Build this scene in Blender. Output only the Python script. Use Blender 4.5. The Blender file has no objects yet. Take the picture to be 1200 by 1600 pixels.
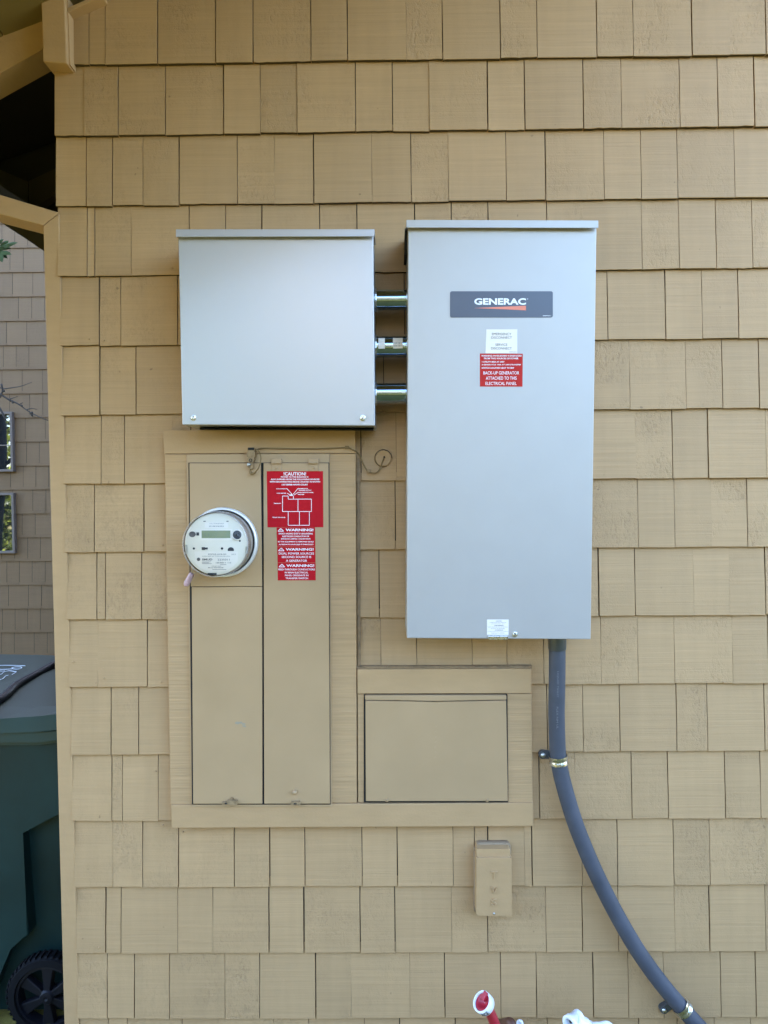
import bpy, bmesh, math, random
from mathutils import Vector, Matrix, noise
random.seed(7)
R = math.radians
sc = bpy.context.scene
COL = sc.collection

# ---------------------------------------------------------------- camera
CAM_Z = 1.80
F_PX, CAM_D = 1110.0, 1.83701694
PITCH, YAW, ROLL = 0.03214946, 0.00978584, -0.00913841
CP = Vector((0, -CAM_D, CAM_Z))
_rz = Matrix.Rotation(YAW, 3, 'Z')
_r = _rz @ Vector((1, 0, 0)); _f = _rz @ Vector((0, math.cos(PITCH), -math.sin(PITCH))); _u = _rz @ Vector((0, math.sin(PITCH), math.cos(PITCH)))
RGT = _r * math.cos(ROLL) + _u * math.sin(ROLL); UPV = _u * math.cos(ROLL) - _r * math.sin(ROLL); FWD = _f
cd = bpy.data.cameras.new('camera'); cam = bpy.data.objects.new('camera', cd); COL.objects.link(cam)
cd.sensor_fit = 'VERTICAL'; cd.sensor_height = 36; cd.lens = F_PX / 1600 * 36; cd.clip_start = .02; cd.clip_end = 500
m = Matrix.Identity(4)
for i in range(3):
    m[i][0] = RGT[i]; m[i][1] = UPV[i]; m[i][2] = -FWD[i]; m[i][3] = CP[i]
cam.matrix_world = m
sc.camera = cam

# ---------------------------------------------------------------- sky, sun, exposure
SUN_EL, SUN_AZ = R(50), R(-12)          # sun stands behind the house (from +Y), a little to the right
w = bpy.data.worlds.new('World'); sc.world = w; w.use_nodes = True
nt = w.node_tree; bg = nt.nodes['Background']
sky = nt.nodes.new('ShaderNodeTexSky'); sky.sky_type = 'NISHITA'; sky.sun_disc = False
sky.sun_elevation = SUN_EL; sky.sun_rotation = SUN_AZ; sky.air_density = 1.0; sky.dust_density = 1.2; sky.ozone_density = 3.0
nt.links.new(sky.outputs[0], bg.inputs[0]); bg.inputs[1].default_value = .15
sd = bpy.data.lights.new('sun', 'SUN'); sd.energy = 3.0; sd.angle = R(.5); sd.color = (1, .93, .82)
sun = bpy.data.objects.new('sun', sd); COL.objects.link(sun)
sdir = Vector((math.sin(SUN_AZ) * math.cos(SUN_EL), math.cos(SUN_AZ) * math.cos(SUN_EL), math.sin(SUN_EL)))
sun.rotation_euler = (-sdir).to_track_quat('-Z', 'Y').to_euler(); sun.location = (3, 12, 12)
sc.view_settings.view_transform = 'Standard'; sc.view_settings.look = 'None'
sc.view_settings.exposure = 3.9; sc.view_settings.gamma = 1

# ---------------------------------------------------------------- helpers
def ray(px, py):
    return FWD + RGT * ((px - 600) / F_PX) - UPV * ((py - 800) / F_PX)
def at(px, py, Y=0.0):
    d = ray(px, py); return CP + d * ((Y + CAM_D) / d.y)
def hit(px, py, pl):
    p0, n = pl; d = ray(px, py); return CP + d * ((p0 - CP).dot(n) / d.dot(n))
def plane(a, b, c):
    n = (b - a).cross(c - a).normalized()
    if n.y > 0: n = -n
    return (a, n)
def yplane(Y): return (Vector((0, Y, 0)), Vector((0, -1, 0)))

def empty(name, loc, label, cat, group=None):
    o = bpy.data.objects.new(name, None); COL.objects.link(o); o.location = loc; o.empty_display_size = .05
    o['label'] = label; o['category'] = cat
    if group: o['group'] = group
    return o
def tag(o, label, cat, group=None):
    o['label'] = label; o['category'] = cat
    if group: o['group'] = group
def build(name, bm, mat, parent=None, smooth=False, label=None, recalc=True):
    if recalc: bmesh.ops.recalc_face_normals(bm, faces=bm.faces)
    me = bpy.data.meshes.new(name); bm.to_mesh(me); bm.free()
    for mm in (mat if isinstance(mat, (list, tuple)) else [mat]): me.materials.append(mm)
    if smooth: 
        for p in me.polygons: p.use_smooth = True
    o = bpy.data.objects.new(name, me); COL.objects.link(o)
    if parent:
        o.parent = parent
        if parent.type == 'EMPTY': o.matrix_parent_inverse = Matrix.Translation(-parent.location)
    if label: o['label'] = label
    return o
def NB(): return bmesh.new()
def add(bm, vs, fs, mi=0):
    v = [bm.verts.new(p) for p in vs]; out = []
    for f in fs:
        try:
            ff = bm.faces.new([v[i] for i in f]); ff.material_index = mi; out.append(ff)
        except ValueError: pass
    return v, out
def bev(bm, edges, w, seg=2):
    bmesh.ops.bevel(bm, geom=list(edges), offset=w, segments=seg, profile=.5, affect='EDGES', clamp_overlap=True)
def prism(bm, front, back, bevel=0, seg=2, mi=0):
    """front and back: matching lists of points"""
    n = len(front)
    v, fs = add(bm, list(front) + list(back), [list(range(n)), list(range(2 * n - 1, n - 1, -1))] + [[i, i + n, (i + 1) % n + n, (i + 1) % n] for i in range(n)], mi)
    if bevel:
        es = set()
        for f in fs:
            for e in f.edges: es.add(e)
        bev(bm, es, bevel, seg)
def pxp(bm, pts, Yf, Yb, bevel=0, seg=2, mi=0):
    """a solid whose front outline is given as photo points lying at depth Yf"""
    fr = [at(x, y, Yf) for x, y in pts]; bk = [Vector((p.x, Yb, p.z)) for p in fr]
    prism(bm, fr, bk, bevel, seg, mi)
def pxl(bm, pts, pl, o0, o1, bevel=0, seg=2, mi=0):
    """solid on a plane: from offset o0 (back) to o1 (front) along the plane's normal"""
    P = [hit(x, y, pl) for x, y in pts]
    prism(bm, [p + pl[1] * o1 for p in P], [p + pl[1] * o0 for p in P], bevel, seg, mi)
def rect(x0, y0, x1, y1): return [(x0, y0), (x1, y0), (x1, y1), (x0, y1)]
def rrect(x0, y0, x1, y1, r, n=5):
    out = []
    for cx, cy, a0 in ((x1 - r, y0 + r, -90), (x1 - r, y1 - r, 0), (x0 + r, y1 - r, 90), (x0 + r, y0 + r, 180)):
        for i in range(n + 1):
            a = R(a0 + 90 * i / n); out.append((cx + r * math.cos(a), cy + r * math.sin(a)))
    return out
def circ(cx, cy, r, n=20, ry=None):
    ry = ry or r
    return [(cx + r * math.cos(2 * math.pi * i / n), cy + ry * math.sin(2 * math.pi * i / n)) for i in range(n)]
def box(bm, x0, x1, y0, y1, z0, z1, bevel=0, mi=0):
    fr = [Vector((x0, y0, z0)), Vector((x1, y0, z0)), Vector((x1, y0, z1)), Vector((x0, y0, z1))]
    bk = [Vector((p.x, y1, p.z)) for p in fr]; prism(bm, fr, bk, bevel, 2, mi)
def lathe(bm, c, axis, prof, n=48, mi=0, closed=False):
    """prof: list of (radius, distance along axis)"""
    axis = Vector(axis).normalized(); a = axis.orthogonal().normalized(); b = axis.cross(a); c = Vector(c)
    rings = []
    for r, h in prof:
        rings.append([bm.verts.new(c + axis * h + (a * math.cos(2 * math.pi * i / n) + b * math.sin(2 * math.pi * i / n)) * max(r, 1e-5)) for i in range(n)])
    for k in range(len(rings) - 1):
        for i in range(n):
            f = bm.faces.new((rings[k][i], rings[k][(i + 1) % n], rings[k + 1][(i + 1) % n], rings[k + 1][i])); f.material_index = mi
    return rings
def tube(bm, pts, rad, n=12, cap=True, mi=0):
    pts = [Vector(p) for p in pts]; rings = []
    up = None
    for i, p in enumerate(pts):
        t = (pts[min(i + 1, len(pts) - 1)] - pts[max(i - 1, 0)]).normalized()
        if up is None: up = t.orthogonal().normalized()
        up = (up - t * up.dot(t)).normalized(); s = t.cross(up)
        r = rad[i] if isinstance(rad, (list, tuple)) else rad
        rings.append([bm.verts.new(p + (up * math.cos(2 * math.pi * k / n) + s * math.sin(2 * math.pi * k / n)) * r) for k in range(n)])
    for a in range(len(rings) - 1):
        for k in range(n):
            f = bm.faces.new((rings[a][k], rings[a][(k + 1) % n], rings[a + 1][(k + 1) % n], rings[a + 1][k])); f.material_index = mi
    if cap:
        for rg in (rings[0], rings[-1]):
            try: bm.faces.new(rg).material_index = mi
            except ValueError: pass
def spline(pts, n=8):
    """Catmull-Rom through points (Vectors)"""
    P = [Vector(p) for p in pts]; P = [P[0] * 2 - P[1]] + P + [P[-1] * 2 - P[-2]]; out = []
    for i in range(1, len(P) - 2):
        for k in range(n):
            t = k / n; a, b, c, d = P[i - 1], P[i], P[i + 1], P[i + 2]
            out.append(.5 * ((2 * b) + (c - a) * t + (2 * a - 5 * b + 4 * c - d) * t * t + (3 * b - a - 3 * c + d) * t ** 3))
    out.append(P[-2]); return out

_tc = {}
def text_mesh(s, bold=0, ext=0):
    k = (s, bold, ext)
    if k in _tc: return _tc[k]
    cu = bpy.data.curves.new('t', 'FONT'); cu.body = s; cu.size = 1; cu.offset = bold; cu.resolution_u = 3; cu.extrude = ext
    ob = bpy.data.objects.new('t', cu); COL.objects.link(ob)
    dg = bpy.context.evaluated_depsgraph_get(); me = bpy.data.meshes.new_from_object(ob.evaluated_get(dg))
    V = [v.co.copy() for v in me.vertices]; Fc = [list(p.vertices) for p in me.polygons]
    bpy.data.objects.remove(ob); bpy.data.curves.remove(cu); bpy.data.meshes.remove(me)
    x0 = min(v.x for v in V); x1 = max(v.x for v in V); y0 = min(v.y for v in V); y1 = max(v.y for v in V)
    V = [((v.x - x0) / (x1 - x0), 1 - (v.y - y0) / (y1 - y0), v.z) for v in V]
    _tc[k] = (V, Fc); return _tc[k]
def text(bm, s, bx, pl, off, bold=.012, ext=0, mi=0):
    """lettering laid flat on a surface, filling the box bx = (x0, y0, x1, y1)"""
    V, Fc = text_mesh(s, bold, ext)
    x0, y0, x1, y1 = bx
    vs = [hit(x0 + (x1 - x0) * u, y0 + (y1 - y0) * v, pl) + pl[1] * (off + z) for u, v, z in V]
    add(bm, vs, Fc, mi)
def bar(bm, x0, y0, x1, y1, wd, pl, off, mi=0):
    """thin printed line"""
    dx, dy = x1 - x0, y1 - y0; l = math.hypot(dx, dy); nx, ny = -dy / l * wd / 2, dx / l * wd / 2
    vs = [hit(x, y, pl) + pl[1] * off for x, y in ((x0 + nx, y0 + ny), (x1 + nx, y1 + ny), (x1 - nx, y1 - ny), (x0 - nx, y0 - ny))]
    add(bm, vs, [[0, 1, 2, 3]], mi)

# ---------------------------------------------------------------- materials
def mat(name, col, rough=.6, metal=0., spec=.5, var=0., vscale=8., bump=0., bscale=200., bdist=.001, stretch=(1, 1, 1), coat=0., vstretch=None):
    mt = bpy.data.materials.new(name); mt.use_nodes = True; n = mt.node_tree.nodes; l = mt.node_tree.links; p = n['Principled BSDF']
    p.inputs['Base Color'].default_value = (*col, 1); p.inputs['Roughness'].default_value = rough; p.inputs['Metallic'].default_value = metal
    p.inputs['Specular IOR Level'].default_value = spec
    if coat: p.inputs['Coat Weight'].default_value = coat; p.inputs['Coat Roughness'].default_value = .1
    tc = n.new('ShaderNodeTexCoord')
    if var:
        nz = n.new('ShaderNodeTexNoise'); nz.inputs['Scale'].default_value = vscale; nz.inputs['Detail'].default_value = 6
        mr = n.new('ShaderNodeMapRange'); mr.inputs['To Min'].default_value = 1 - var; mr.inputs['To Max'].default_value = 1 + var
        mr.inputs['From Min'].default_value = .25; mr.inputs['From Max'].default_value = .75
        vm = n.new('ShaderNodeVectorMath'); vm.operation = 'SCALE'; vm.inputs[0].default_value = col
        if vstretch:
            mv = n.new('ShaderNodeMapping'); mv.inputs['Scale'].default_value = vstretch; l.new(tc.outputs['Object'], mv.inputs['Vector']); l.new(mv.outputs[0], nz.inputs['Vector'])
        else: l.new(tc.outputs['Object'], nz.inputs['Vector'])
        l.new(nz.outputs['Fac'], mr.inputs['Value']); l.new(mr.outputs[0], vm.inputs['Scale']); l.new(vm.outputs[0], p.inputs['Base Color'])
        m2 = n.new('ShaderNodeMapRange'); m2.inputs['To Min'].default_value = max(rough - .08, .02); m2.inputs['To Max'].default_value = min(rough + .08, 1)
        l.new(nz.outputs['Fac'], m2.inputs['Value']); l.new(m2.outputs[0], p.inputs['Roughness'])
    if bump:
        mp = n.new('ShaderNodeMapping'); mp.inputs['Scale'].default_value = stretch
        nb = n.new('ShaderNodeTexNoise'); nb.inputs['Scale'].default_value = bscale; nb.inputs['Detail'].default_value = 4
        bp = n.new('ShaderNodeBump'); bp.inputs['Strength'].default_value = bump; bp.inputs['Distance'].default_value = bdist
        l.new(tc.outputs['Object'], mp.inputs['Vector']); l.new(mp.outputs[0], nb.inputs['Vector']); l.new(nb.outputs['Fac'], bp.inputs['Height']); l.new(bp.outputs[0], p.inputs['Normal'])
    return mt
TAN = (.41, .253, .117)
def shingle_mat(name, col, far=False):
    mt = bpy.data.materials.new(name); mt.use_nodes = True; n = mt.node_tree.nodes; l = mt.node_tree.links; p = n['Principled BSDF']
    p.inputs['Roughness'].default_value = .62; p.inputs['Specular IOR Level'].default_value = .35
    tc = n.new('ShaderNodeTexCoord'); at_ = n.new('ShaderNodeAttribute'); at_.attribute_name = 'rnd'
    def nz(scale, st=(1, 1, 1), det=4, rough=.5):
        mp = n.new('ShaderNodeMapping'); mp.inputs['Scale'].default_value = st
        ad = n.new('ShaderNodeVectorMath'); ad.operation = 'ADD'
        cb = n.new('ShaderNodeCombineXYZ'); mu = n.new('ShaderNodeMath'); mu.operation = 'MULTIPLY'; mu.inputs[1].default_value = 13.7
        l.new(at_.outputs['Fac'], mu.inputs[0]); l.new(mu.outputs[0], cb.inputs[1])
        l.new(tc.outputs['Object'], ad.inputs[0]); l.new(cb.outputs[0], ad.inputs[1]); l.new(ad.outputs[0], mp.inputs['Vector'])
        t = n.new('ShaderNodeTexNoise'); t.inputs['Scale'].default_value = scale; t.inputs['Detail'].default_value = det; t.inputs['Roughness'].default_value = rough
        l.new(mp.outputs[0], t.inputs['Vector']); return t.outputs['Fac']
    def mr(v, a, b, c, d):
        x = n.new('ShaderNodeMapRange'); l.new(v, x.inputs[0])
        for i, q in enumerate((a, b, c, d)): x.inputs[i + 1].default_value = q
        return x.outputs[0]
    def mth(op, a, b):
        x = n.new('ShaderNodeMath'); x.operation = op
        for i, q in enumerate((a, b)):
            if isinstance(q, (int, float)): x.inputs[i].default_value = q
            else: l.new(q, x.inputs[i])
        return x.outputs[0]
    grain = nz(1, (5, 5, 330), 5, .6)            # rough-sawn lines running across
    saw = nz(1, (1.2, 1.2, 120), 3)
    stip = nz(330, (1, 1, .8), 3, .6)              # pebbled paint
    stipc = nz(120, (1, 1, .5), 2, .6)
    patch = nz(9, (1, 1, 1), 3)
    r2 = mth('FRACT', mth('MULTIPLY', at_.outputs['Fac'], 7.31), 0)
    pm = mth('MULTIPLY', mr(patch, .38, .62, 0, 1), mr(r2, .35, .95, .12, 1))
    spk = mr(stip, .52, .66, 0, 1); spc = mr(stipc, .5, .66, 0, 1)
    # colour: each piece a little different, specks where the paint is pebbled
    c1 = mth('ADD', .96, mth('MULTIPLY', at_.outputs['Fac'], .08))
    c2 = mth('SUBTRACT', c1, mth('MULTIPLY', pm, mth('MULTIPLY', mth('MAXIMUM', spk, mth('MULTIPLY', spc, .7)), .22)))
    c3 = mth('MULTIPLY', c2, mr(nz(3.5, (1, 1, 1), 4), .25, .75, .94, 1.05))
    c4 = mth('MULTIPLY', mth('MULTIPLY', c3, mr(grain, .3, .7, .93, 1.05)), mth('MULTIPLY', mr(saw, .3, .7, .965, 1.03), mr(nz(1, (45, 45, 2.2), 4), .3, .75, 1.02, .95)))
    dirt = mr(nz(55, (1, 1, 1), 1), .79, .84, 1, .62)
    c5 = mth('MULTIPLY', c4, dirt)
    vm = n.new('ShaderNodeVectorMath'); vm.operation = 'SCALE'; vm.inputs[0].default_value = col; l.new(c5, vm.inputs['Scale']); l.new(vm.outputs[0], p.inputs['Base Color'])
    h = mth('ADD', mth('MULTIPLY', grain, mr(r2, 0, 1, .9, .35)), mth('MULTIPLY', saw, .8))
    h2 = mth('SUBTRACT', h, mth('MULTIPLY', pm, mth('ADD', mth('MULTIPLY', spk, .9), mth('MULTIPLY', spc, 1.0))))
    bp = n.new('ShaderNodeBump'); bp.inputs['Strength'].default_value = .9 if not far else .3; bp.inputs['Distance'].default_value = .0007
    l.new(h2, bp.inputs['Height']); l.new(bp.outputs[0], p.inputs['Normal'])
    return mt
M = {}
M['shingle'] = shingle_mat('painted_shingle', TAN)
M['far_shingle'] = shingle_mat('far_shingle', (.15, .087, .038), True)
M['board'] = mat('rough_sawn_painted_board', (.40, .247, .115), .65, spec=.35, var=.13, vscale=1, vstretch=(5, 5, 190), bump=1., bscale=1, bdist=.0012, stretch=(4, 4, 260))
M['boardv'] = mat('painted_board', (.40, .247, .115), .6, spec=.35, var=.05, vscale=1, vstretch=(14, 14, 60), bump=.45, bscale=1, bdist=.001, stretch=(160, 40, 160))
M['smoothtan'] = mat('painted_panel_metal', (.375, .242, .122), .42, spec=.4, var=.06, vscale=7, bump=.2, bscale=25, bdist=.001)
M['shadewood'] = mat('porch_shade_wood', (.022, .018, .010), .8, var=.2, bump=.3, bscale=30)  # near-black base colour carries the deep shade under the porch
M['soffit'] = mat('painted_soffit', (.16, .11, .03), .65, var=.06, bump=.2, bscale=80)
M['black'] = mat('black_gap', (.01, .009, .007), .9)
M['caulk'] = mat('grey_caulk', (.27, .19, .115), .8, spec=.1, var=.15, vscale=40, bump=.6, bscale=120, bdist=.002)
M['galv'] = None
def enamel(name, col, rough, metal, v=.02, b=.14):
    mt = mat(name, col, rough, metal, spec=.5, var=v, vscale=11, bump=b, bscale=3.5, bdist=.004)
    for q in mt.node_tree.nodes:
        if q.type == 'MAP_RANGE' and abs(q.inputs['To Max'].default_value - (rough + .08)) < 1e-4:
            q.inputs['To Min'].default_value = rough - .015; q.inputs['To Max'].default_value = rough + .015
    return mt
M['box_l'] = enamel('grey_enamel_satin', (.40, .40, .405), .31, .38, .0, .03)
M['box_r'] = enamel('grey_enamel', (.385, .36, .33), .42, .3)
M['chrome'] = mat('galvanized_steel_bright', (.27, .36, .47), .1, 1., var=.1, vscale=40)
M['zinc'] = mat('zinc_plated', (.6, .61, .6), .28, 1., var=.1, vscale=90)
M['dullsteel'] = mat('dull_steel', (.42, .41, .39), .45, 1., var=.15, vscale=120)
M['conduit'] = mat('grey_flexible_conduit', (.06, .063, .075), .6, spec=.3, var=.22, vscale=14, bump=.25, bscale=1, bdist=.001, stretch=(20, 20, 120))
M['strap'] = mat('clamp_plate', (.10, .11, .12), .4, .6)
M['red'] = mat('red_label', (.42, .006, .012), .6, spec=.12, var=.03)
M['red2'] = mat('faded_red_label', (.43, .025, .02), .6, spec=.12, var=.03)
M['white'] = mat('white_print', (.8, .8, .8), .5)
M['wlabel'] = mat('white_label', (.72, .65, .56), .4, var=.02)
M['plate'] = mat('dark_nameplate', (.055, .06, .082), .3, var=.03)
M['orange'] = mat('orange_print', (.72, .19, .10), .4)
M['ink'] = mat('black_ink', (.03, .03, .035), .6)
M['ink2'] = mat('grey_ink', (.09, .08, .08), .6)
M['face'] = mat('meter_face', (.68, .62, .51), .4, var=.02)
M['lcd'] = mat('lcd', (.22, .25, .15), .15)
M['lcd2'] = mat('lcd_digit', (.14, .18, .13), .3)
M['mbody'] = mat('meter_body', (.34, .27, .21), .5, var=.3, vscale=30)
M['mring'] = mat('meter_ring_metal', (.8, .77, .72), .3, .35, var=.04, vscale=30)
M['pink'] = mat('pink_seal', (.42, .27, .29), .45, var=.2, vscale=200)
M['wire'] = mat('painted_wire', (.19, .12, .05), .6, spec=.2, var=.1, vscale=60)
M['brass'] = mat('painted_clamp', (.26, .17, .085), .55, spec=.2, var=.35, vscale=90)
M['binbody'] = mat('green_bin_plastic', (.006, .023, .020), .5, spec=.3, var=.3, vscale=5, bump=.1, bscale=200)
M['binlid'] = mat('weathered_bin_lid', (.026, .033, .026), .65, spec=.25, var=.18, vscale=9, bump=.3, bscale=150)
M['binrim'] = mat('green_bin_rim', (.018, .046, .042), .4, spec=.35, var=.1, vscale=8)
M['rubber'] = mat('black_rubber', (.004, .004, .005), .75, spec=.15, var=.2)
M['hubpl'] = mat('wheel_plastic', (.006, .006, .009), .45, spec=.25)
M['redpl'] = mat('red_plastic', (.38, .015, .03), .35, var=.15, vscale=60)
M['pvc'] = mat('white_pvc', (.75, .75, .76), .3, var=.04, vscale=40)
M['winframe'] = mat('window_frame_grey', (.15, .12, .10), .6, spec=.15)
M['bark'] = mat('bark', (.035, .028, .022), .85, var=.3, bump=.8, bscale=60, bdist=.004)
M['leaf'] = mat('leaf_green', (.03, .045, .012), .8, spec=.1, var=.3, vscale=20)
M['hedge'] = mat('hedge_leaf', (.05, .06, .010), .55, var=.5, vscale=3)
M['ground'] = mat('lawn_and_soil', (.115, .09, .010), .9, var=.35, vscale=1.2, bump=.6, bscale=30, bdist=.02)
M['pale'] = mat('pale_stucco', (.52, .44, .36), .8, var=.05)
M['roof'] = mat('roof_shingle', (.10, .09, .08), .85, var=.2)
M['copper'] = mat('brown_pipe', (.11, .045, .025), .45, .3, var=.3, vscale=40)
gm = bpy.data.materials.new('window_glass'); gm.use_nodes = True
p_ = gm.node_tree.nodes['Principled BSDF']; p_.inputs['Base Color'].default_value = (.012, .014, .015, 1); p_.inputs['Roughness'].default_value = .02; p_.inputs['Specular IOR Level'].default_value = 1.; p_.inputs['IOR'].default_value = 2.2
M['glass'] = gm
cm = bpy.data.materials.new('clear_cover'); cm.use_nodes = True; n_ = cm.node_tree.nodes; l_ = cm.node_tree.links
n_.remove(n_['Principled BSDF']); tr = n_.new('ShaderNodeBsdfTransparent'); gl = n_.new('ShaderNodeBsdfGlossy'); gl.inputs['Roughness'].default_value = .05
tr.inputs[0].default_value = (.99, .99, .98, 1)
fr_ = n_.new('ShaderNodeFresnel'); fr_.inputs[0].default_value = 1.22; mx = n_.new('ShaderNodeMixShader')
l_.new(fr_.outputs[0], mx.inputs[0]); l_.new(tr.outputs[0], mx.inputs[1]); l_.new(gl.outputs[0], mx.inputs[2]); l_.new(mx.outputs[0], n_['Material Output'].inputs[0])
M['clear'] = cm

# ---------------------------------------------------------------- ground
bm = NB(); add(bm, [(-90, -90, 0), (90, -90, 0), (90, 90, 0), (-90, 90, 0)], [[0, 1, 2, 3]])
g = build('ground', bm, M['ground']); g['kind'] = 'structure'

# ---------------------------------------------------------------- the house
house = empty('house', (-.86, .1, 0), 'tan painted shingle-sided house that carries the electrical boxes', 'house')
Z0 = CAM_Z + 1.08798381; PT = .1778                      # butt height of the first full course, exposure
G = [  # vertical joints of every course, as seen in the photograph
 [107, 138, 163, 245, 336, 395, 485, 543, 635, 692, 782, 840, 933, 990, 1082, 1141, 1198],
 [84, 130, 183, 257, 349, 406, 464, 555, 613, 671, 762, 820, 912, 972, 1063, 1122],
 [86, 133, 174, 222, 279, 370, 428, 490, 581, 643, 701, 791, 853, 945, 1003, 1060, 1149],
 [89, 135, 147, 204, 295, 352, 409, 499.5, 558, 648.5, 706, 763, 855, 913, 1004, 1062, 1120],
 [92, 154, 187.5, 277, 340, 430, 490, 548, 632, 690, 780, 838, 895, 950, 1041, 1098, 1155],
 [94, 155, 211, 300, 360, 450, 508, 600, 668, 720, 810, 868, 925, 985, 1073, 1130, 1187],
 [97, 157, 193, 268, 297, 385, 440, 500, 564, 619, 710, 770, 830, 920, 994, 1052, 1108, 1198],
 [99, 146, 224, 300, 390, 450, 505, 562, 618, 705, 760, 850, 905, 998, 1055, 1113],
 [103, 150, 163.5, 220, 310, 370, 430, 520, 592, 640, 730, 790, 880, 936, 993, 1085, 1141, 1197],
 [106, 152, 229, 320, 380, 440, 530, 595, 651, 738, 793, 850, 940, 998, 1055, 1146],
 [110, 172, 216, 300, 360, 450, 510, 600, 660, 750, 820, 856, 912, 969, 1058, 1106, 1196],
 [111, 174, 190, 246, 330, 390, 450, 540, 600, 690, 750, 843, 899, 988, 1045, 1134, 1190],
 [115, 175, 222, 278, 365, 421, 476, 565.5, 620.5, 708.5, 742, 763, 820, 832, 910, 966, 1053, 1110, 1198],
 [118, 164, 188.5, 276.5, 332, 419.5, 474.5, 563, 617.5, 706, 762, 854, 910.5, 967, 1055, 1110, 1198],
 [120, 166, 208.5, 264, 351, 405.5, 493, 548.5, 640.5, 695.5, 783, 839, 927.5, 983, 1038, 1127, 1182],
 [124, 168, 198, 284, 340, 427, 482, 569.5, 624.5, 712.5, 770, 857, 910, 1000, 1060, 1118, 1175],
]
X_END = 2.6
bm = NB(); fl = bm.faces.layers.float.new('rnd')
def shingle(x0, x1, zb, zt, rnd, edge=False, lap=.022):
    """one wedge: thick butt at the bottom, thin at the top"""
    g0 = random.choice((.0003, .0007, .0012, .0018)); g1 = random.choice((.0003, .0007, .0012, .0018))
    y = random.uniform(-.0010, .0010); z = zb + random.uniform(-.0012, .0012)
    n = max(5, int((x1 - x0) / .011)); k = random.uniform(-.0007, .0007)
    xa, xb = x0 + (0 if edge else g0), x1 - g1
    dz = zt + lap - z
    rows = []
    rag = random.choice((.15, .15, .3, .8))
    for hh, yy in ((0, .0122), (0, .0009), (.0011, 0), (dz * .33, .0036), (dz * .66, .0076), (dz, .0122)):
        row = []
        for i in range(n + 1):
            t = i / n; x = xa + (xb - xa) * t
            if i in (0, n) and hh > .01: x += random.uniform(-.0005, .0005)
            if edge and i == 0: x += 0
            zz = z + hh + k * (t - .5) * 2
            if hh < .002: zz += noise.noise(Vector((x * 160, zb * 9, rnd * 50))) * .001 * rag * 2
            row.append(bm.verts.new((x, yy + y + (.0004 * math.sin(t * 3.1) * (rnd - .5) * 4), zz)))
        rows.append(row)
    fs = []
    for a in range(len(rows) - 1):
        for i in range(n): fs.append(bm.faces.new((rows[a][i], rows[a][i + 1], rows[a + 1][i + 1], rows[a + 1][i])))
    for i in (0, n):          # closed side edges
        bk = [bm.verts.new((r_[i].co.x, .0142, r_[i].co.z)) for r_ in rows[1:]]
        col = [r_[i] for r_ in rows[1:]]
        for q in range(len(col) - 1): fs.append(bm.faces.new((col[q], col[q + 1], bk[q + 1], bk[q])))
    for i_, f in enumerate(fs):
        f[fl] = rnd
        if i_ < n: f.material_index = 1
    return
for k, gs in enumerate(G):
    zb = Z0 - PT * k; ztop = zb + PT
    ymid = 55 + 108 * k - (k * k) * .12
    xs = [at(gx, ymid, 0).x for gx in gs]
    while xs[-1] < X_END: xs.append(xs[-1] + random.choice((.093, .093, .15, .098)))
    for i in range(len(xs) - 1):
        shingle(xs[i], xs[i + 1], zb, ztop, random.random(), i == 0)
for k in list(range(-5, 0)) + [16]:                       # courses above and below the picture
    zb = Z0 - PT * k; x = -.86 if k == 16 else -.86 + .04
    while x < X_END:
        if k == 16 or (CAM_Z + 1.22 + (x + .80) * .44) > zb - .05:
            nx = x + random.choice((.093, .15)); shingle(x, nx, zb, zb + PT, random.random()); x = nx
        else: x += .1
# nail heads
for nx, ny in ((139, 530), (162, 532), (155, 851), (254, 852), (114, 1035), (162, 1060), (252, 1066), (243, 1206), (154, 1481), (154, 957), (268, 419), (562, 850), (1131, 1266 - 200), (254, 1290), (286, 1301)):
    p = at(nx, ny, -.001); fs0 = len(bm.faces)
    lathe(bm, p, (0, -1, 0), [(.0024, -.004), (.0024, .0006), (.0016, .0012), (0, .0013)], 10)
siding = build('shingle_siding', bm, [M['shingle'], mat('butt_shadow_tone', (.055, .036, .014), .9)], house, recalc=False)  # second material paints the shadow line under each course
bm = NB(); XL = -.845
box(bm, XL + .004, X_END + .3, .0146, 3.0, 0, CAM_Z + 1.1); box(bm, XL + .05, X_END + .3, .0151, 3.0, CAM_Z + 1.1, CAM_Z + 1.75)
build('wall', bm, mat('wall_backing', (.03, .02, .01), .8), house)

# corner post, beams and the dark covered space behind
bm = NB(); pxp(bm, [(67.5, 353), (92, 334), (126, 1720), (103.5, 1720)], .004, .09, .002); build('corner_post', bm, M['boardv'], house)
bm = NB(); pxp(bm, [(-260, 226), (92, 332), (66.5, 352), (-260, 266)], .002, .10, .002); build('porch_beam', bm, M['boardv'], house)
bm = NB(); pxp(bm, [(-160, 238), (67, 391), (76, 338), (-160, 215)], .45, .50); pxp(bm, [(-160, 205), (69, 350), (76, 337), (-160, 190)], .115, .449); build('rafter', bm, M['shadewood'], house)
bm = NB(); pxp(bm, [(-300, 205), (66, 18), (90, 60), (62, 80), (-300, 282)], .02, .10, .003); build('frieze_beam', bm, M['boardv'], house)
bm = NB(); pxp(bm, [(62, -60), (99, -60), (104.5, 99), (67, 96)], -.034, .03, .003, 2); pxp(bm, [(99.8, -60), (104, -60), (110, 101.5), (105, 99.5)], -.022, .01, .001)
build('bracket_post', bm, M['boardv'], house)
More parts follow.
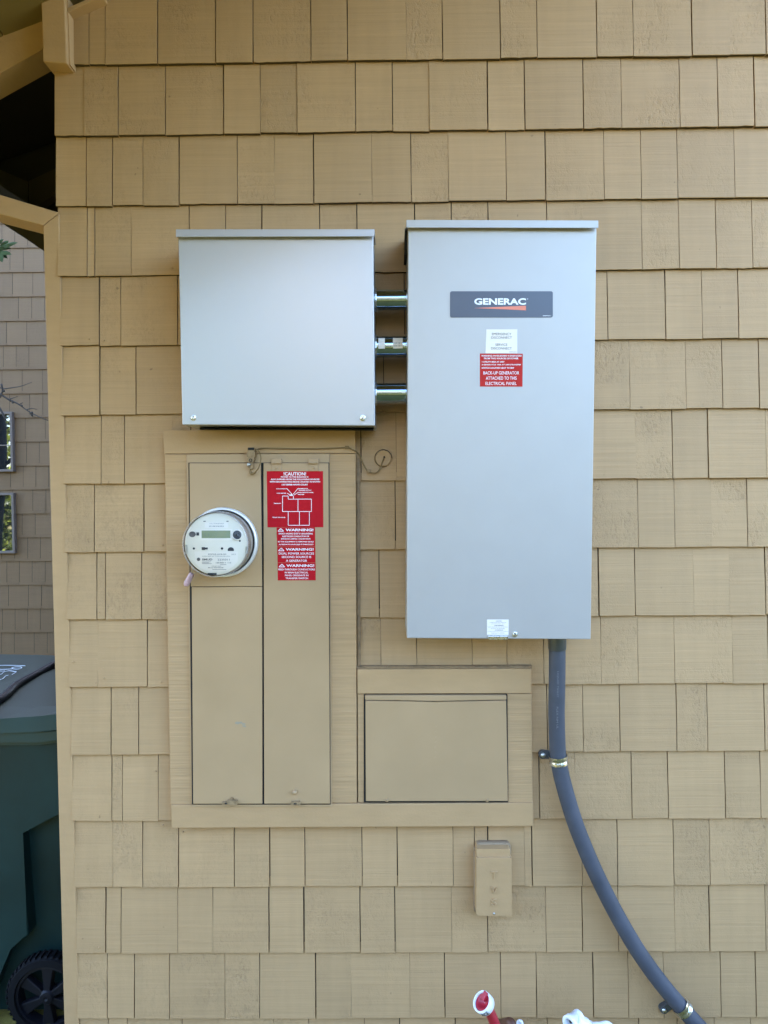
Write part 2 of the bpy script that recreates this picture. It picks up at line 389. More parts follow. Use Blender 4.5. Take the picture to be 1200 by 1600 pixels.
# sloping soffit, roof above it: rises to the right, overhangs the wall
pA, pB = at(0, 53, .01), at(150, -4, .01); sl = (pB.z - pA.z) / (pB.x - pA.x)
def zs(x): return pA.z + sl * (x - pA.x)
bm = NB(); x = -2.2
XS = .84                                   # overhang deepened up to here to darken the upper left wall; shallow beyond
while x < 3.4:
    x2 = x + .135; a = .0022; yf = -1.4 if x2 < XS else -.42
    fr = [Vector((x + a, yf, zs(x + a))), Vector((x2 - a, yf, zs(x2 - a))), Vector((x2 - a, yf, zs(x2) + .018)), Vector((x + a, yf, zs(x) + .018))]
    prism(bm, fr, [Vector((p.x, .06, p.z)) for p in fr]); x = x2
build('soffit', bm, M['soffit'], house)
bm = NB(); fr = [Vector((-2.4, .062, zs(-2.4))), Vector((-.5, .062, zs(-.5))), Vector((-.5, .062, zs(-.5) + .02)), Vector((-2.4, .062, zs(-2.4) + .02))]
prism(bm, fr, [Vector((p.x, .5, p.z)) for p in fr]); build('porch_roof_underside', bm, M['shadewood'], house)
for x0, x1, yf, y1 in ((-2.3, -.90, -1.48, .62), (-.897, XS, -1.48, 3.4), (XS + .003, 3.5, -.48, 3.39)):
    bm = NB(); fr = [Vector((x0, yf, zs(x0) + .025)), Vector((x1, yf, zs(x1) + .025)), Vector((x1, yf, zs(x1) + .2)), Vector((x0, yf, zs(x0) + .2))]
    prism(bm, fr, [Vector((p.x, y1, p.z)) for p in fr]); build('roof', bm, M['roof'], house)
    bm = NB(); dr = .40 if x0 < 0 else .12; fr = [Vector((x0, yf + .02, zs(x0) - dr)), Vector((x1, yf + .02, zs(x1) - dr)), Vector((x1, yf + .02, zs(x1) + .022)), Vector((x0, yf + .02, zs(x0) + .022))]
    prism(bm, fr, [p + Vector((0, .035, 0)) for p in fr]); build('shade_board', bm, M['boardv'], house)  # added unseen board hung below the eave to cut low sky light
bm = NB(); pxp(bm, [(101, 22), (160, -6), (160, -12), (99, 15)], -.022, .01, .001); build('rake_trim', bm, M['boardv'], house)
bm = NB(); pxp(bm, [(-420, -500), (180, -700), (180, 395), (70, 391), (-60, 308), (-420, 290)], .52, .60); build('porch_shade_sheet', bm, M['shadewood'], house)  # upright near-black sheet; its colour stands for the porch's shade
bm = NB(); pxp(bm, [(-100, 222), (44, 284), (44, 340), (-100, 300)], .47, .505); pxp(bm, [(45, 283), (140, 238), (140, 270), (45, 330)], .465, .50); build('porch_joist', bm, mat('brown_joist', (.06, .045, .018), .8), house)

# trim boards around the recessed panels
def board(pts, Yf=-.022, m_='board', bv=.0015):
    b = NB(); pxp(b, pts, Yf, .010, bv); return build('trim_board', b, M[m_], house)
board([(255, 671.7), (555, 672.5), (556, 708.2), (256.5, 709)], -.024, 'boardv')
board([(257.3, 709.8), (292, 709.6), (300, 1256.4), (266.4, 1257)])
board([(514, 709), (556, 708.8), (557.6, 1254.6), (517, 1254.8)])
board([(266.8, 1257.8), (833, 1254.6), (833.5, 1291), (268.4, 1294)], -.026, 'boardv')
board([(558.2, 1046), (830, 1045), (830.5, 1083.6), (558.6, 1084)], -.026, 'boardv')
board([(792.6, 1084.4), (830.6, 1084.2), (832.6, 1253.8), (794, 1254)])
board([(558.6, 1084.6), (569.5, 1084.6), (569.5, 1254), (559.4, 1254)], -.02)
bm = NB(); pxp(bm, [(557, 1041.5), (831, 1040.5), (831, 1045), (557, 1045.8)], -.012, .01); pxp(bm, [(557.5, 716), (562, 716), (563.5, 1041), (559, 1041)], -.004, .01)
pts = [at(556 + i * 3, 1042.5 + .8 * noise.noise(Vector((i * .37, 0, 0))), -.012) for i in range(92)]
tube(bm, pts, [.0022 + .0012 * noise.noise(Vector((i * .5, 3, 0))) for i in range(92)], 6)
build('caulk_bead', bm, mat('painted_caulk', (.24, .15, .07), .7, var=.35, vscale=60, bump=.6, bscale=160, bdist=.002), house)

# ---------------------------------------------------------------- meter panel
YP = -.034
pan = empty('meter_panel', at(405, 1258, -.01), 'tall tan painted metal service panel with two long doors, under the grey left box', 'electrical panel')
bm = NB()
pxp(bm, [(291, 709.8), (514.8, 708.6), (518.6, 1256.8), (518.6, 1261), (300, 1261), (298.6, 1256)], -.0285, .006, .0015)
build('panel_frame', bm, M['smoothtan'], pan)
bm = NB(); pxp(bm, [(294.4, 722.8), (514.5, 722.8), (516.6, 1257.2), (300, 1257.2)], -.0292, -.012); build('panel_recess', bm, M['black'], pan)
bm = NB(); pxp(bm, [(295.8, 723.6), (407.4, 723.6), (409.4, 916.2), (298, 916.6)], YP, -.029, .0012); build('meter_cover_plate', bm, M['smoothtan'], pan)
bm = NB(); pxp(bm, [(299.4, 917.4), (409.4, 917.0), (409.8, 1256), (301.6, 1256.2)], YP, -.029, .0012); build('door', bm, M['smoothtan'], pan)
dl = bpy.data.objects[-1] if False else None
bm = NB(); pxp(bm, [(411.6, 723.4), (513.2, 723.4), (515.4, 1256), (412.8, 1256)], YP, -.029, .0012); rdoor = build('door', bm, M['smoothtan'], pan)
for hx in (431.8, 489.8):
    bm = NB(); pxp(bm, rect(hx - 8, 716.5, hx + 8, 723.5), -.0395, -.028, .0012)
    tube(bm, [at(hx - 7.5, 723.6, -.040), at(hx + 7.5, 723.6, -.040)], .0026, 8)
    pxp(bm, rect(hx - 7.5, 725, hx + 7.5, 736), -.0362, -.0335, .0006)
    lathe(bm, at(hx, 731, -.0362), (0, -1, 0), [(.004, -.001), (.004, .0012), (.0025, .002), (0, .0021)], 12)
    build('hinge', bm, M['smoothtan'], pan)
bm = NB(); pxp(bm, rrect(354, 1251, 371, 1258, 2), -.042, -.030, .001); pxp(bm, rect(347, 1253.5, 358, 1258), -.040, -.030, .001); pxp(bm, circ(362, 1248.6, 3.4, 14, 2), -.038, -.033)
build('latch', bm, M['brass'], pan)
bm = NB(); pxp(bm, rrect(454, 1253, 469, 1258.5, 2), -.042, -.030, .001); build('latch', bm, M['brass'], pan)
for q in (rect(459, 1255, 463.5, 1257), rect(351, 1255, 355, 1256.6)): bm = NB(); pxp(bm, q, -.0426, -.040); build('latch_slot', bm, M['black'], pan)
bm = NB(); lathe(bm, at(460.6, 1237, YP), (0, -1, 0), [(.0062, -.001), (.0058, .006), (.0045, .0085), (0, .009)], 16); build('door_knob', bm, M['smoothtan'], pan, True)
# bracket tab below the meter and scuffs
PL = yplane(YP)
def scuff(x, y, wd, h, sd):
    b = NB(); random.seed(sd)
    for i in range(5):
        bx, by = x + random.uniform(-wd, wd), y + random.uniform(-h, h)
        pxl(b, [(bx + wd * .5 * random.uniform(.4, 1) * math.cos(a), by + h * .4 * random.uniform(.4, 1) * math.sin(a)) for a in [i2 * .63 for i2 in range(10)]], PL, -.0004, .00012 + i * .00002)
    return b
build('scuff_mark', scuff(376, 1130, 9, 5, 3), mat('scuffed_paint', (.27, .23, .16), .6, var=.1, vscale=90), pan)
random.seed(11)
# red labels on the right door
def lab(name, pts, m_, pl, parent, label=None, o=.0004):
    b = NB(); pxl(b, pts, pl, -.0004, o); return build(name, b, m_, parent, label=label)
Z = lambda x, y: (400 + x / 8, 720 + y / 8)
def zb(x0, y0, x1, y1): a = Z(x0, y0); b = Z(x1, y1); return (a[0], a[1], b[0], b[1])
s = lab('warning_label', [Z(134, 130), Z(838, 130), Z(842, 830), Z(144, 832)], M['red'], PL, pan, 'square red caution label with a white line plan of the house')
bm = NB(); O = .0006
text(bm, '!CAUTION!', zb(346, 142, 626, 184), PL, O, .02)
for t, b_ in (('POWER TO THIS BUILDING IS', (312, 194, 655, 210)), ('ALSO SUPPLIED FROM THE FOLLOWING SOURCES', (184, 223, 793, 241)), ('WITH DISCONNECTING MEANS LOCATED AS SHOWN', (170, 254, 802, 271)), ('1357 EMPER HAWK COURT', (322, 288, 650, 308)),
              ('DISCONNECT', (255, 345, 385, 355)), ('GAS METER', (258, 400, 380, 411)), ('GENERATOR', (525, 343, 650, 354)), ('TRANSFER SWITCH', (535, 363, 690, 374)), ('MAIN SERVICE PANEL', (525, 390, 720, 401)), ('METER', (525, 415, 605, 426)), ('DRIVEWAY', (225, 527, 316, 539)), ('FRONT OF HOUSE', (208, 702, 365, 714))):
    text(bm, t, zb(*b_), PL, O, .03)
for q in ((385, 345, 445, 412), (390, 405, 432, 430), (525, 345, 466, 418), (525, 395, 474, 430), (332, 440, 403, 440), (332, 440, 332, 634), (332, 634, 693, 634), (693, 634, 693, 478), (693, 478, 403, 480), (403, 480, 403, 440), (468, 440, 468, 480), (525, 478, 525, 634), (403, 634, 403, 806), (403, 806, 667, 806), (543, 634, 543, 806), (667, 634, 667, 806)):
    a = Z(q[0], q[1]); b = Z(q[2], q[3]); bar(bm, a[0], a[1], b[0], b[1], .75, PL, O)
add(bm, [hit(*Z(*q), PL) + PL[1] * .0007 for q in ((446, 408), (468, 438), (415, 438))], [[0, 1, 2]])
build('lettering', bm, M['white'], s, recalc=False)
def tri(bm, x0, y0, x1, y1):
    c = (x0 + x1) / 2
    for a, b in (((x0, y1), (c, y0)), ((c, y0), (x1, y1)), ((x0, y1), (x1, y1))):
        a = Z(*a); b = Z(*b); bar(bm, a[0], a[1], b[0], b[1], .9, PL, O)
    text(bm, '!', zb(c - 3, y0 + 13, c + 3, y1 - 6), PL, O, .03)
s = lab('warning_label', [Z(257, 834), Z(738, 832), Z(742, 1074), Z(265, 1074)], M['red'], PL, pan, 'red label warning of a shock hazard, upper of three'); bm = NB()
tri(bm, 275, 845, 345, 880); text(bm, 'WARNING!', zb(370, 848, 718, 880), PL, O, .035)
for t, b_ in (('SHOCK HAZARD EXIST IF GROUNDING', (283, 901, 710, 920)), ('ELECTRODE CONDUCTOR OR', (330, 935, 665, 953)), ('BONDING JUMPER CONNECTION', (315, 968, 680, 987)), ('IN THIS EQUIPMENT IS REMOVED WHILE', (275, 1003, 720, 1022)), ('ALTERNATE SOURCE(S) IS ENERGIZED', (285, 1038, 718, 1057))): text(bm, t, zb(*b_), PL, O, .02)
build('lettering', bm, M['white'], s, recalc=False)
s = lab('warning_label', [Z(265, 1077), Z(742, 1077), Z(744, 1272), Z(270, 1272)], M['red'], PL, pan, 'red label warning of dual power sources, middle of three'); bm = NB()
tri(bm, 280, 1090, 352, 1125); text(bm, 'WARNING!', zb(372, 1092, 720, 1123), PL, O, .02)
for t, b_ in (('DUAL POWER SOURCES', (285, 1146, 725, 1172)), ('SECOND SOURCE IS', (322, 1189, 690, 1215)), ('A GENERATOR', (375, 1235, 638, 1262))): text(bm, t, zb(*b_), PL, O, .008)
build('lettering', bm, M['white'], s, recalc=False)
s = lab('warning_label', [Z(270, 1275), Z(745, 1275), Z(747, 1494), Z(273, 1495)], M['red'], PL, pan, 'red label about feed-through conductors, lowest of three'); bm = NB()
tri(bm, 288, 1292, 360, 1326); text(bm, 'WARNING!', zb(380, 1294, 728, 1326), PL, O, .02)
for t, b_ in (('FEED-THROUGH CONDUCTORS', (280, 1347, 735, 1369)), ('IN MAIN ELECTRICAL', (360, 1386, 652, 1407)), ('PANEL ORIGINATE IN', (362, 1421, 655, 1442)), ('TRANSFER SWITCH', (370, 1458, 650, 1479))): text(bm, t, zb(*b_), PL, O, .012)
build('lettering', bm, M['white'], s, recalc=False)

# ---------------------------------------------------------------- electricity meter
met = empty('electric_meter', at(349, 847, -.036), 'round glass electricity meter with grey face and digital display on the tan panel', 'electricity meter')
mc = at(348.8, 847.2, -.040); rr = 54.6 / F_PX * (CAM_D - .04)
ax = Vector((.0, -1, .012)).normalized()
bm = NB(); lathe(bm, mc, ax, [(rr * .93, -.012), (rr * 1.0, -.010), (rr * 1.005, .004), (rr * .985, .012), (rr * .93, .013), (rr * .915, .008), (rr * .91, -.006)], 72); build('base_ring', bm, M['mring'], met, True)
bm = NB(); lathe(bm, mc, ax, [(rr * .915, -.008), (rr * .91, .006), (rr * .87, .0065), (0, .0065)], 64); build('gasket', bm, M['black'], met, True)
fd = .073
bm = NB(); lathe(bm, mc, ax, [(rr * .88, .006), (rr * .875, .03), (rr * .87, fd - .005), (rr * .85, fd - .002), (0, fd - .001)], 64); build('meter_body', bm, M['mbody'], met, True)
bm = NB(); lathe(bm, mc, ax, [(rr * .86, fd - .004), (rr * .86, fd), (rr * .85, fd + .001), (0, fd + .001)], 64); face = build('meter_face', bm, M['face'], met, recalc=True)
FP = (mc + ax * (fd + .001), ax)
fc_target = (338.0, 850.3)
ZM = lambda x, y: (280 + x / 9.23, 785 + y / 9.23)
def zmb(a, b, c, d): p, q = ZM(a, b), ZM(c, d); return (p[0], p[1], q[0], q[1])
def mpoly(bm, pts, o0, o1, mi=0): pxl(bm, [ZM(*p) for p in pts], FP, o0, o1, 0, 2, mi)
bm = NB(); mpoly(bm, rrect(305, 385, 765, 545, 12), 0, .0012); build('display_bezel', bm, M['wlabel'], face)
bm = NB(); mpoly(bm, rect(325, 405, 740, 515), 0, .0016); lc = build('display', bm, M['lcd'], face)
bm = NB(); text(bm, 'L3', zmb(370, 448, 436, 490), FP, .0018, 0); build('digits', bm, M['lcd2'], met, recalc=False)
bm = NB(); lathe(bm, hit(*ZM(838, 468), FP), ax, [(.0165 * .8, 0), (.0165 * .8, .003), (.0108, .0035), (.0108, .001)], 28); build('port_ring', bm, M['wlabel'], face, True)
bm = NB(); lathe(bm, hit(*ZM(838, 468), FP), ax, [(.0107, 0), (.0107, .0022), (.006, .0024), (.0055, .001), (.003, .001), (0, .003)], 24); build('optical_port', bm, M['ink'], face)
bm = NB(); mpoly(bm, circ(190, 460, 48, 20, 42), 0, .0014); build('reset_button', bm, M['ink2'], face)
for pts in (rect(250, 432, 288, 478), circ(212, 665, 17, 12), rect(325, 645, 372, 686), rect(372, 650, 412, 678), circ(618, 665, 18, 12), rect(350, 266, 382, 278), rect(682, 266, 712, 278),
            [(745 + 44 * math.cos(a), 682 + 36 * math.sin(a)) for a in [R(180 + 22.5 * i) for i in range(9)]] + [(789, 700), (701, 700)], circ(875, 555, 14, 8), rect(410, 1018, 540, 1046)):
    bm = NB(); mpoly(bm, pts, 0, .0010); build('marking', bm, M['ink'], face)
for q in (rect(88, 612, 118, 745), rect(958, 635, 990, 745)): bm = NB(); mpoly(bm, q, -.006, .0012); build('side_clip', bm, M['dullsteel'], face)
bm = NB(); mpoly(bm, rect(370, 290, 705, 368), 0, .0007); build('serial_label', bm, M['wlabel'], face)
bm = NB(); mpoly(bm, [(218, 708), (845, 708), (845, 850), (770, 930), (690, 985), (560, 1010), (430, 1000), (310, 950), (240, 880)], 0, .0007); ml = build('meter_label', bm, M['wlabel'], face)
bm = NB(); O = .0009
for t, b_, bd in (('FOCUS AXR-SD', (420, 738, 680, 758), .01), ('CL200 240V 3W TYPE AXR-SD 30TA', (330, 770, 735, 784), .0), ('SMUD', (330, 808, 480, 838), .04), ('2235011', (555, 812, 728, 838), .005), ('120/240V 60HZ', (470, 912, 610, 926), 0), ('KH 7.2 WATTHOUR', (420, 932, 640, 950), .02), ('D.R. STANDARD', (440, 298, 645, 312), 0), ('CAT 5', (755, 740, 815, 758), 0)):
    text(bm, t, zmb(*b_), FP, O, bd)
mpoly(bm, circ(280, 820, 25, 16), 0, O)
for i in range(34): 
    if random.random() < .75: mpoly(bm, rect(530 + i * 6.5, 860, 533 + i * 6.5, 880), 0, O)
    if random.random() < .75: mpoly(bm, rect(435 + i * 6.2, 335, 438 + i * 6.2, 352), 0, O)
for yy, a, b in ((855, 330, 460), (868, 330, 430), (881, 330, 470), (895, 590, 680), (965, 480, 680)): mpoly(bm, rect(a, yy, b, yy + 5), 0, O)
build('lettering', bm, M['ink2'], met, recalc=False)
bm = NB(); lathe(bm, mc, ax, [(rr * .905, .004), (rr * .90, .03), (rr * .885, fd - .002), (rr * .87, fd + .009), (rr * .80, fd + .014), (0, fd + .016)], 64); build('glass_cover', bm, M['clear'], met, True)
bm = NB(); lathe(bm, mc, ax, [(rr * .9, fd + .002), (rr * .912, fd + .004), (rr * .905, fd + .010), (rr * .88, fd + .0125), (rr * .875, fd + .008)], 64); 
gr = bpy.data.materials.new('cover_rim'); gr.use_nodes = True; pp = gr.node_tree.nodes['Principled BSDF']; pp.inputs['Base Color'].default_value = (.5, .48, .44, 1); pp.inputs['Roughness'].default_value = .2; pp.inputs['Alpha'].default_value = .3
build('cover_rim', bm, gr, met, True)
bm = NB(); a, b = at(302.0, 887, -.09), at(296, 899, -.075); tube(bm, spline([at(306, 889, -.08), a, at(300, 893, -.078), b]), .0009, 6); tube(bm, spline([at(311, 893, -.06), at(303, 896, -.07), b]), .0009, 6); build('seal_wire', bm, M['dullsteel'], met)
bm = NB(); tube(bm, spline([at(301.5, 896, -.072), at(298.8, 899, -.072), at(292.5, 910, -.066), at(290.5, 915.5, -.064)], 4), [.004, .0058, .0066, .007, .007, .0072, .0072, .0074, .0074, .0072, .0068, .006, .0042][:13], 14); build('seal_tag', bm, M['pink'], met, True)

# ---------------------------------------------------------------- small lower access panel
sp = empty('access_panel', at(681, 1253, -.01), 'low wide tan metal access panel in a wood frame, below the tall transfer switch box', 'access panel')
bm = NB(); pxp(bm, rect(568.4, 1085.4, 794, 1253.8), -.0215, .006); build('panel_recess', bm, M['black'], sp)
bm = NB(); pxp(bm, [(571, 1094.6), (680, 1096.8), (791, 1094.6), (793.6, 1251.8), (571.6, 1252)], -.029, -.021, .0012); acd = build('door', bm, M['smoothtan'], sp)
bm = NB(); pxp(bm, [(570.4, 1086.8), (791.2, 1086.6), (791.4, 1093.4), (680, 1095.2), (570.6, 1093.6)], -.033, -.021, .0012); build('top_flange', bm, M['smoothtan'], sp)
for sx in (604.5, 761):
    bm = NB(); lathe(bm, at(sx, 1250.8, -.029), (0, -1, 0), [(.0045, -.001), (.0045, .001), (.003, .003), (0, .0032)], 12); build('screw', bm, M['brass'], sp)
bm = NB()
for i in range(7): pxp(bm, circ(681 + random.uniform(-1, 1), 1137 + i * 8, 1.4, 8, 2.1), -.0297, -.0288)
build('embossing', bm, M['smoothtan'], acd)

# ---------------------------------------------------------------- cable box with raised letters
tv = empty('cable_box', at(771, 1430, -.01), 'small tan plastic cable box with raised vertical letters low on the wall', 'cable box')
bm = NB(); pxp(bm, [(744, 1321), (748, 1318), (793, 1317.5), (798, 1321), (799, 1338), (743, 1340)], -.012, .008, .003); pxp(bm, rrect(740.5, 1325, 746, 1425, 2), -.004, .008, .001); build('caulk_bead', bm, M['caulk'], tv, True)
bm = NB(); pxp(bm, rrect(744.6, 1326.4, 797.4, 1339, 2.5), -.034, .008, .002, 3); build('hinge_cap', bm, M['boardv'], tv)
bm = NB(); pxp(bm, rect(746, 1338.8, 796, 1341), -.028, .006); build('gap', bm, M['black'], tv)
bm = NB(); pxp(bm, [(744.2, 1340.6), (799.6, 1340.2)] + [(799.6 - 4 + 4 * math.cos(a), 1427 + 4 * math.sin(a)) for a in [R(15 * i) for i in range(7)]] + [(748.2 + 4 * math.cos(a), 1427 + 4 * math.sin(a)) for a in [R(90 + 15 * i) for i in range(7)]], -.040, .008, .003, 3)
cov = build('cover', bm, M['boardv'], tv)
TP = yplane(-.040); bm = NB()
for ch, b_ in (('T', (767, 1361, 777.5, 1372.5)), ('V', (767, 1385.5, 777.5, 1396.5)), ('S', (767.5, 1404, 776.5, 1415))): text(bm, ch, b_, TP, .0002, .015, .003)
build('lettering', bm, M['boardv'], cov)
bm = NB(); lathe(bm, at(771.8, 1427.4, -.040), (0, -1, 0), [(.0028, -.001), (.0028, .001), (.0015, .002), (0, .0021)], 12); build('screw', bm, M['dullsteel'], cov)
bm = NB(); lathe(bm, at(785, 1332, -.034), (0, -1, 0), [(.003, -.001), (.003, .0006), (.0018, .0004), (0, .0004)], 12); build('rivet', bm, M['boardv'], tv)

# ---------------------------------------------------------------- left grey box
def cabinet(th, fr_px, lid_px, Yt, Yb_, m_, side):
    """front face corners fr_px (tl, tr, br, bl) at depths Yt (top) and Yb_ (bottom); drip hood lid_px"""
    ds = (Yt, Yt, Yb_, Yb_); F = [at(p[0], p[1], d) for p, d in zip(fr_px, ds)]
    pl = plane(F[0], F[1], F[3]); F[2] = hit(fr_px[2][0], fr_px[2][1], pl)
    b = NB(); prism(b, [p + Vector((0, .006, 0)) for p in F], [Vector((p.x, -.004, p.z)) for p in F], .002); build('cabinet_body', b, m_, th)
    # front cover: sheet with folded edges
    b = NB(); prism(b, F, [p + Vector((0, .0058, 0)) for p in F], .0018, 3); cv = build('front_cover', b, m_, th)
    L_ = [at(p[0], p[1], Yt - .014) for p in lid_px]
    L2 = [Vector((p.x, -.004, p.z)) for p in L_]
    b = NB()
    # hood: front lip and sloping top, hollow beneath
    t = .0022
    prism(b, L_, [p + Vector((0, t, 0)) for p in L_], .0006)
    top = [L_[0] + Vector((0, t, 0)), L_[1] + Vector((0, t, 0)), L_[1] + Vector((0, t, -t)), L_[0] + Vector((0, t, -t))]
    prism(b, top, [Vector((p.x, -.004, p.z + .02)) for p in top])
    build('drip_hood', b, m_, th)
    return pl, cv
lb = empty('junction_box', at(435, 665, -.01), 'square grey steel box with a blank satin cover and two lower screws', 'electrical box')
PLB, lcv = cabinet(lb, [(278.4, 366), (583.4, 366), (586, 665.2), (285, 663.6)], [(274.8, 358.2), (584.9, 358), (584.9, 369.3), (274.8, 370.2)], -.152, -.142, M['box_l'], 0)
def hexscrew(p, ax, r, parent, m_):
    b = NB(); lathe(b, p, ax, [(r * 1.35, -.0005), (r * 1.35, .001), (r, .0014), (r * .98, .004), (r * .8, .0048), (0, .005)], 18); s_ = build('screw', b, m_, parent)
    b = NB(); a = Vector(ax).normalized(); q = Vector(p) + a * .0049
    u = Vector((.6, 0, 1)).normalized(); v = a.cross(u)
    prism(b, [q + u * r * .8 + v * r * .15 + a * .0004, q + u * r * .8 - v * r * .15 + a * .0004, q - u * r * .8 - v * r * .15 + a * .0004, q - u * r * .8 + v * r * .15 + a * .0004], [q + u * r * .8 + v * r * .15 - a * .001, q + u * r * .8 - v * r * .15 - a * .001, q - u * r * .8 - v * r * .15 - a * .001, q - u * r * .8 + v * r * .15 - a * .001])
    build('screw_slot', b, M['ink2'], s_)
for sx, sy in ((302.3, 652.8), (566.8, 653.3)): hexscrew(hit(sx, sy, PLB), PLB[1], .0052, lb, M['zinc'])
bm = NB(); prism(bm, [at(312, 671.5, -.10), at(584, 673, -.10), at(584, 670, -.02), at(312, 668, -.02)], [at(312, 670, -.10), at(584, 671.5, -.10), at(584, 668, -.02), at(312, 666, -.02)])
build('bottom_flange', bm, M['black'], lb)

# ---------------------------------------------------------------- right grey box (transfer switch)
rb = empty('transfer_switch', at(780, 998, -.01), 'tall grey steel transfer switch cabinet with a dark nameplate and labels on its door', 'electrical box')
PRB, rb = cabinet(rb, [(637.6, 354), (932.2, 353.6), (923, 999), (635.6, 997.2)], [(635, 343.4), (934.9, 344.4), (934.9, 356.2), (635, 355.6)], -.172, -.166, M['box_r'], 0)
bm = NB(); pxp(bm, [(632.5, 357), (636.2, 357), (636, 398), (631.8, 398)], -.10, -.02); build('side_strip', bm, M['black'], rb)  # black strip beside the cabinet's upper left edge
hexscrew(hit(804.6, 991.2, PRB), PRB[1], .0048, rb, M['zinc'])
ZG = lambda x, y: (690 + x / 6.316, 440 + y / 6.316)
def zgb(a, b, c, d): p, q = ZG(a, b), ZG(c, d); return (p[0], p[1], q[0], q[1])
s = lab('nameplate', [(ZG(83, 0)[0] + x, y) for x, y in rrect(0, 455.2, 160.6, 496.2, 3)], M['plate'], PRB, rb, 'dark grey nameplate with white letters over an orange wedge', .0008)
bm = NB(); O = .001; text(bm, 'GENERAC', zgb(322, 165, 832, 230), PRB, O, .035); text(bm, 'G0079437-1', zgb(998, 334, 1078, 342), PRB, O, .02); pxl(bm, [ZG(*p) for p in circ(848, 172, 4, 8)], PRB, .0005, O)
bm2 = NB(); pxl(bm2, [ZG(320, 262), ZG(832, 239), ZG(832, 285), ZG(620, 274)], PRB, .0005, .0011)
build('orange_wedge', bm2, M['orange'], s); build('lettering', bm, M['white'], s, recalc=False)
s = lab('disconnect_label', [ZG(442, 472), ZG(747, 470), ZG(746, 707), ZG(433, 707)], M['wlabel'], PRB, rb, 'white disconnect label with thin grey letters')
bm = NB(); O = .0007
for t, b_ in (('EMERGENCY', (497, 506, 688, 530)), ('DISCONNECT', (490, 541, 693, 564)), ('SERVICE', (530, 611, 648, 635)), ('DISCONNECT', (488, 647, 692, 671)), ('8084.R1', (668, 690, 738, 698))): text(bm, t, zgb(*b_), PRB, O, 0)
build('lettering', bm, M['ink2'], s, recalc=False)
s = lab('warning_label', [ZG(378, 710), ZG(801, 712), ZG(798, 1037), ZG(378, 1036)], M['red2'], PRB, rb, 'red back-up generator warning label on the grey door')
bm = NB()
for t, b_, bd in (('WARNING: PANELBOARD IS ENERGIZED', (392, 725, 790, 740), .02), ('FROM TWO SOURCES OF POWER', (418, 751, 757, 767), .02), ('1-UTILITY 200A AT 240V', (398, 785, 620, 800), .02), ('2-GENERATOR 100A AT 240V(TRANSFER', (395, 814, 783, 830), .02), ('SWITCH LOCATED NEXT TO MSP', (395, 845, 715, 860), .02),
                  ('BACK-UP GENERATOR', (412, 886, 765, 917), .0), ('ATTACHED TO THIS', (437, 937, 740, 969), .0), ('ELECTRICAL PANEL', (433, 990, 740, 1021), .0)): text(bm, t, zgb(*b_), PRB, O, bd)
build('lettering', bm, M['white'], s, recalc=False)
ZH = lambda x, y: (740 + x / 12, 950 + y / 12)
s = lab('instruction_label', [ZH(250, 215), ZH(658, 215), ZH(655, 505), ZH(252, 500)], M['wlabel'], PRB, rb)
bm = NB()
for t, b_, bd in (('DANGER', (420, 238, 528, 250), .05), ('HAZARDOUS VOLTAGE INSIDE THIS ENCLOSURE', (300, 265, 610, 278), 0), ('CAN CAUSE DEATH OR INJURY', (335, 293, 580, 305), 0), ('AVERTISSEMENT', (385, 322, 565, 335), .05), ('TENSION DANGEREUSE DANS CE BOITIER RISQUE', (262, 350, 645, 363), 0), ('DE MORT OU BLESSURES', (325, 378, 585, 391), 0), ('ADVERTENCIA', (398, 407, 553, 420), .05), ('VOLTAJE PELIGROSO DENTRO DE ESTE GABINETE', (265, 433, 648, 446), 0), ('PUEDE CAUSAR LESIONES', (325, 463, 575, 476), 0)):
    p, q = ZH(b_[0], b_[1]), ZH(b_[2], b_[3]); text(bm, t, (p[0], p[1], q[0], q[1]), PRB, O, bd)
build('lettering', bm, M['ink2'], s, recalc=False)
bm = NB(); pxl(bm, [ZH(270, 520), ZH(645, 520), ZH(645, 575), ZH(620, 590), ZH(300, 590), ZH(270, 575)], PRB, -.002, .004, .0008); hs = build('hasp', bm, M['zinc'], rb)
for hx in (288, 630): bm = NB(); pxl(bm, [ZH(*p) for p in circ(hx, 550, 11, 10)], PRB, .003, .0045); build('hasp_hole', bm, M['black'], hs)

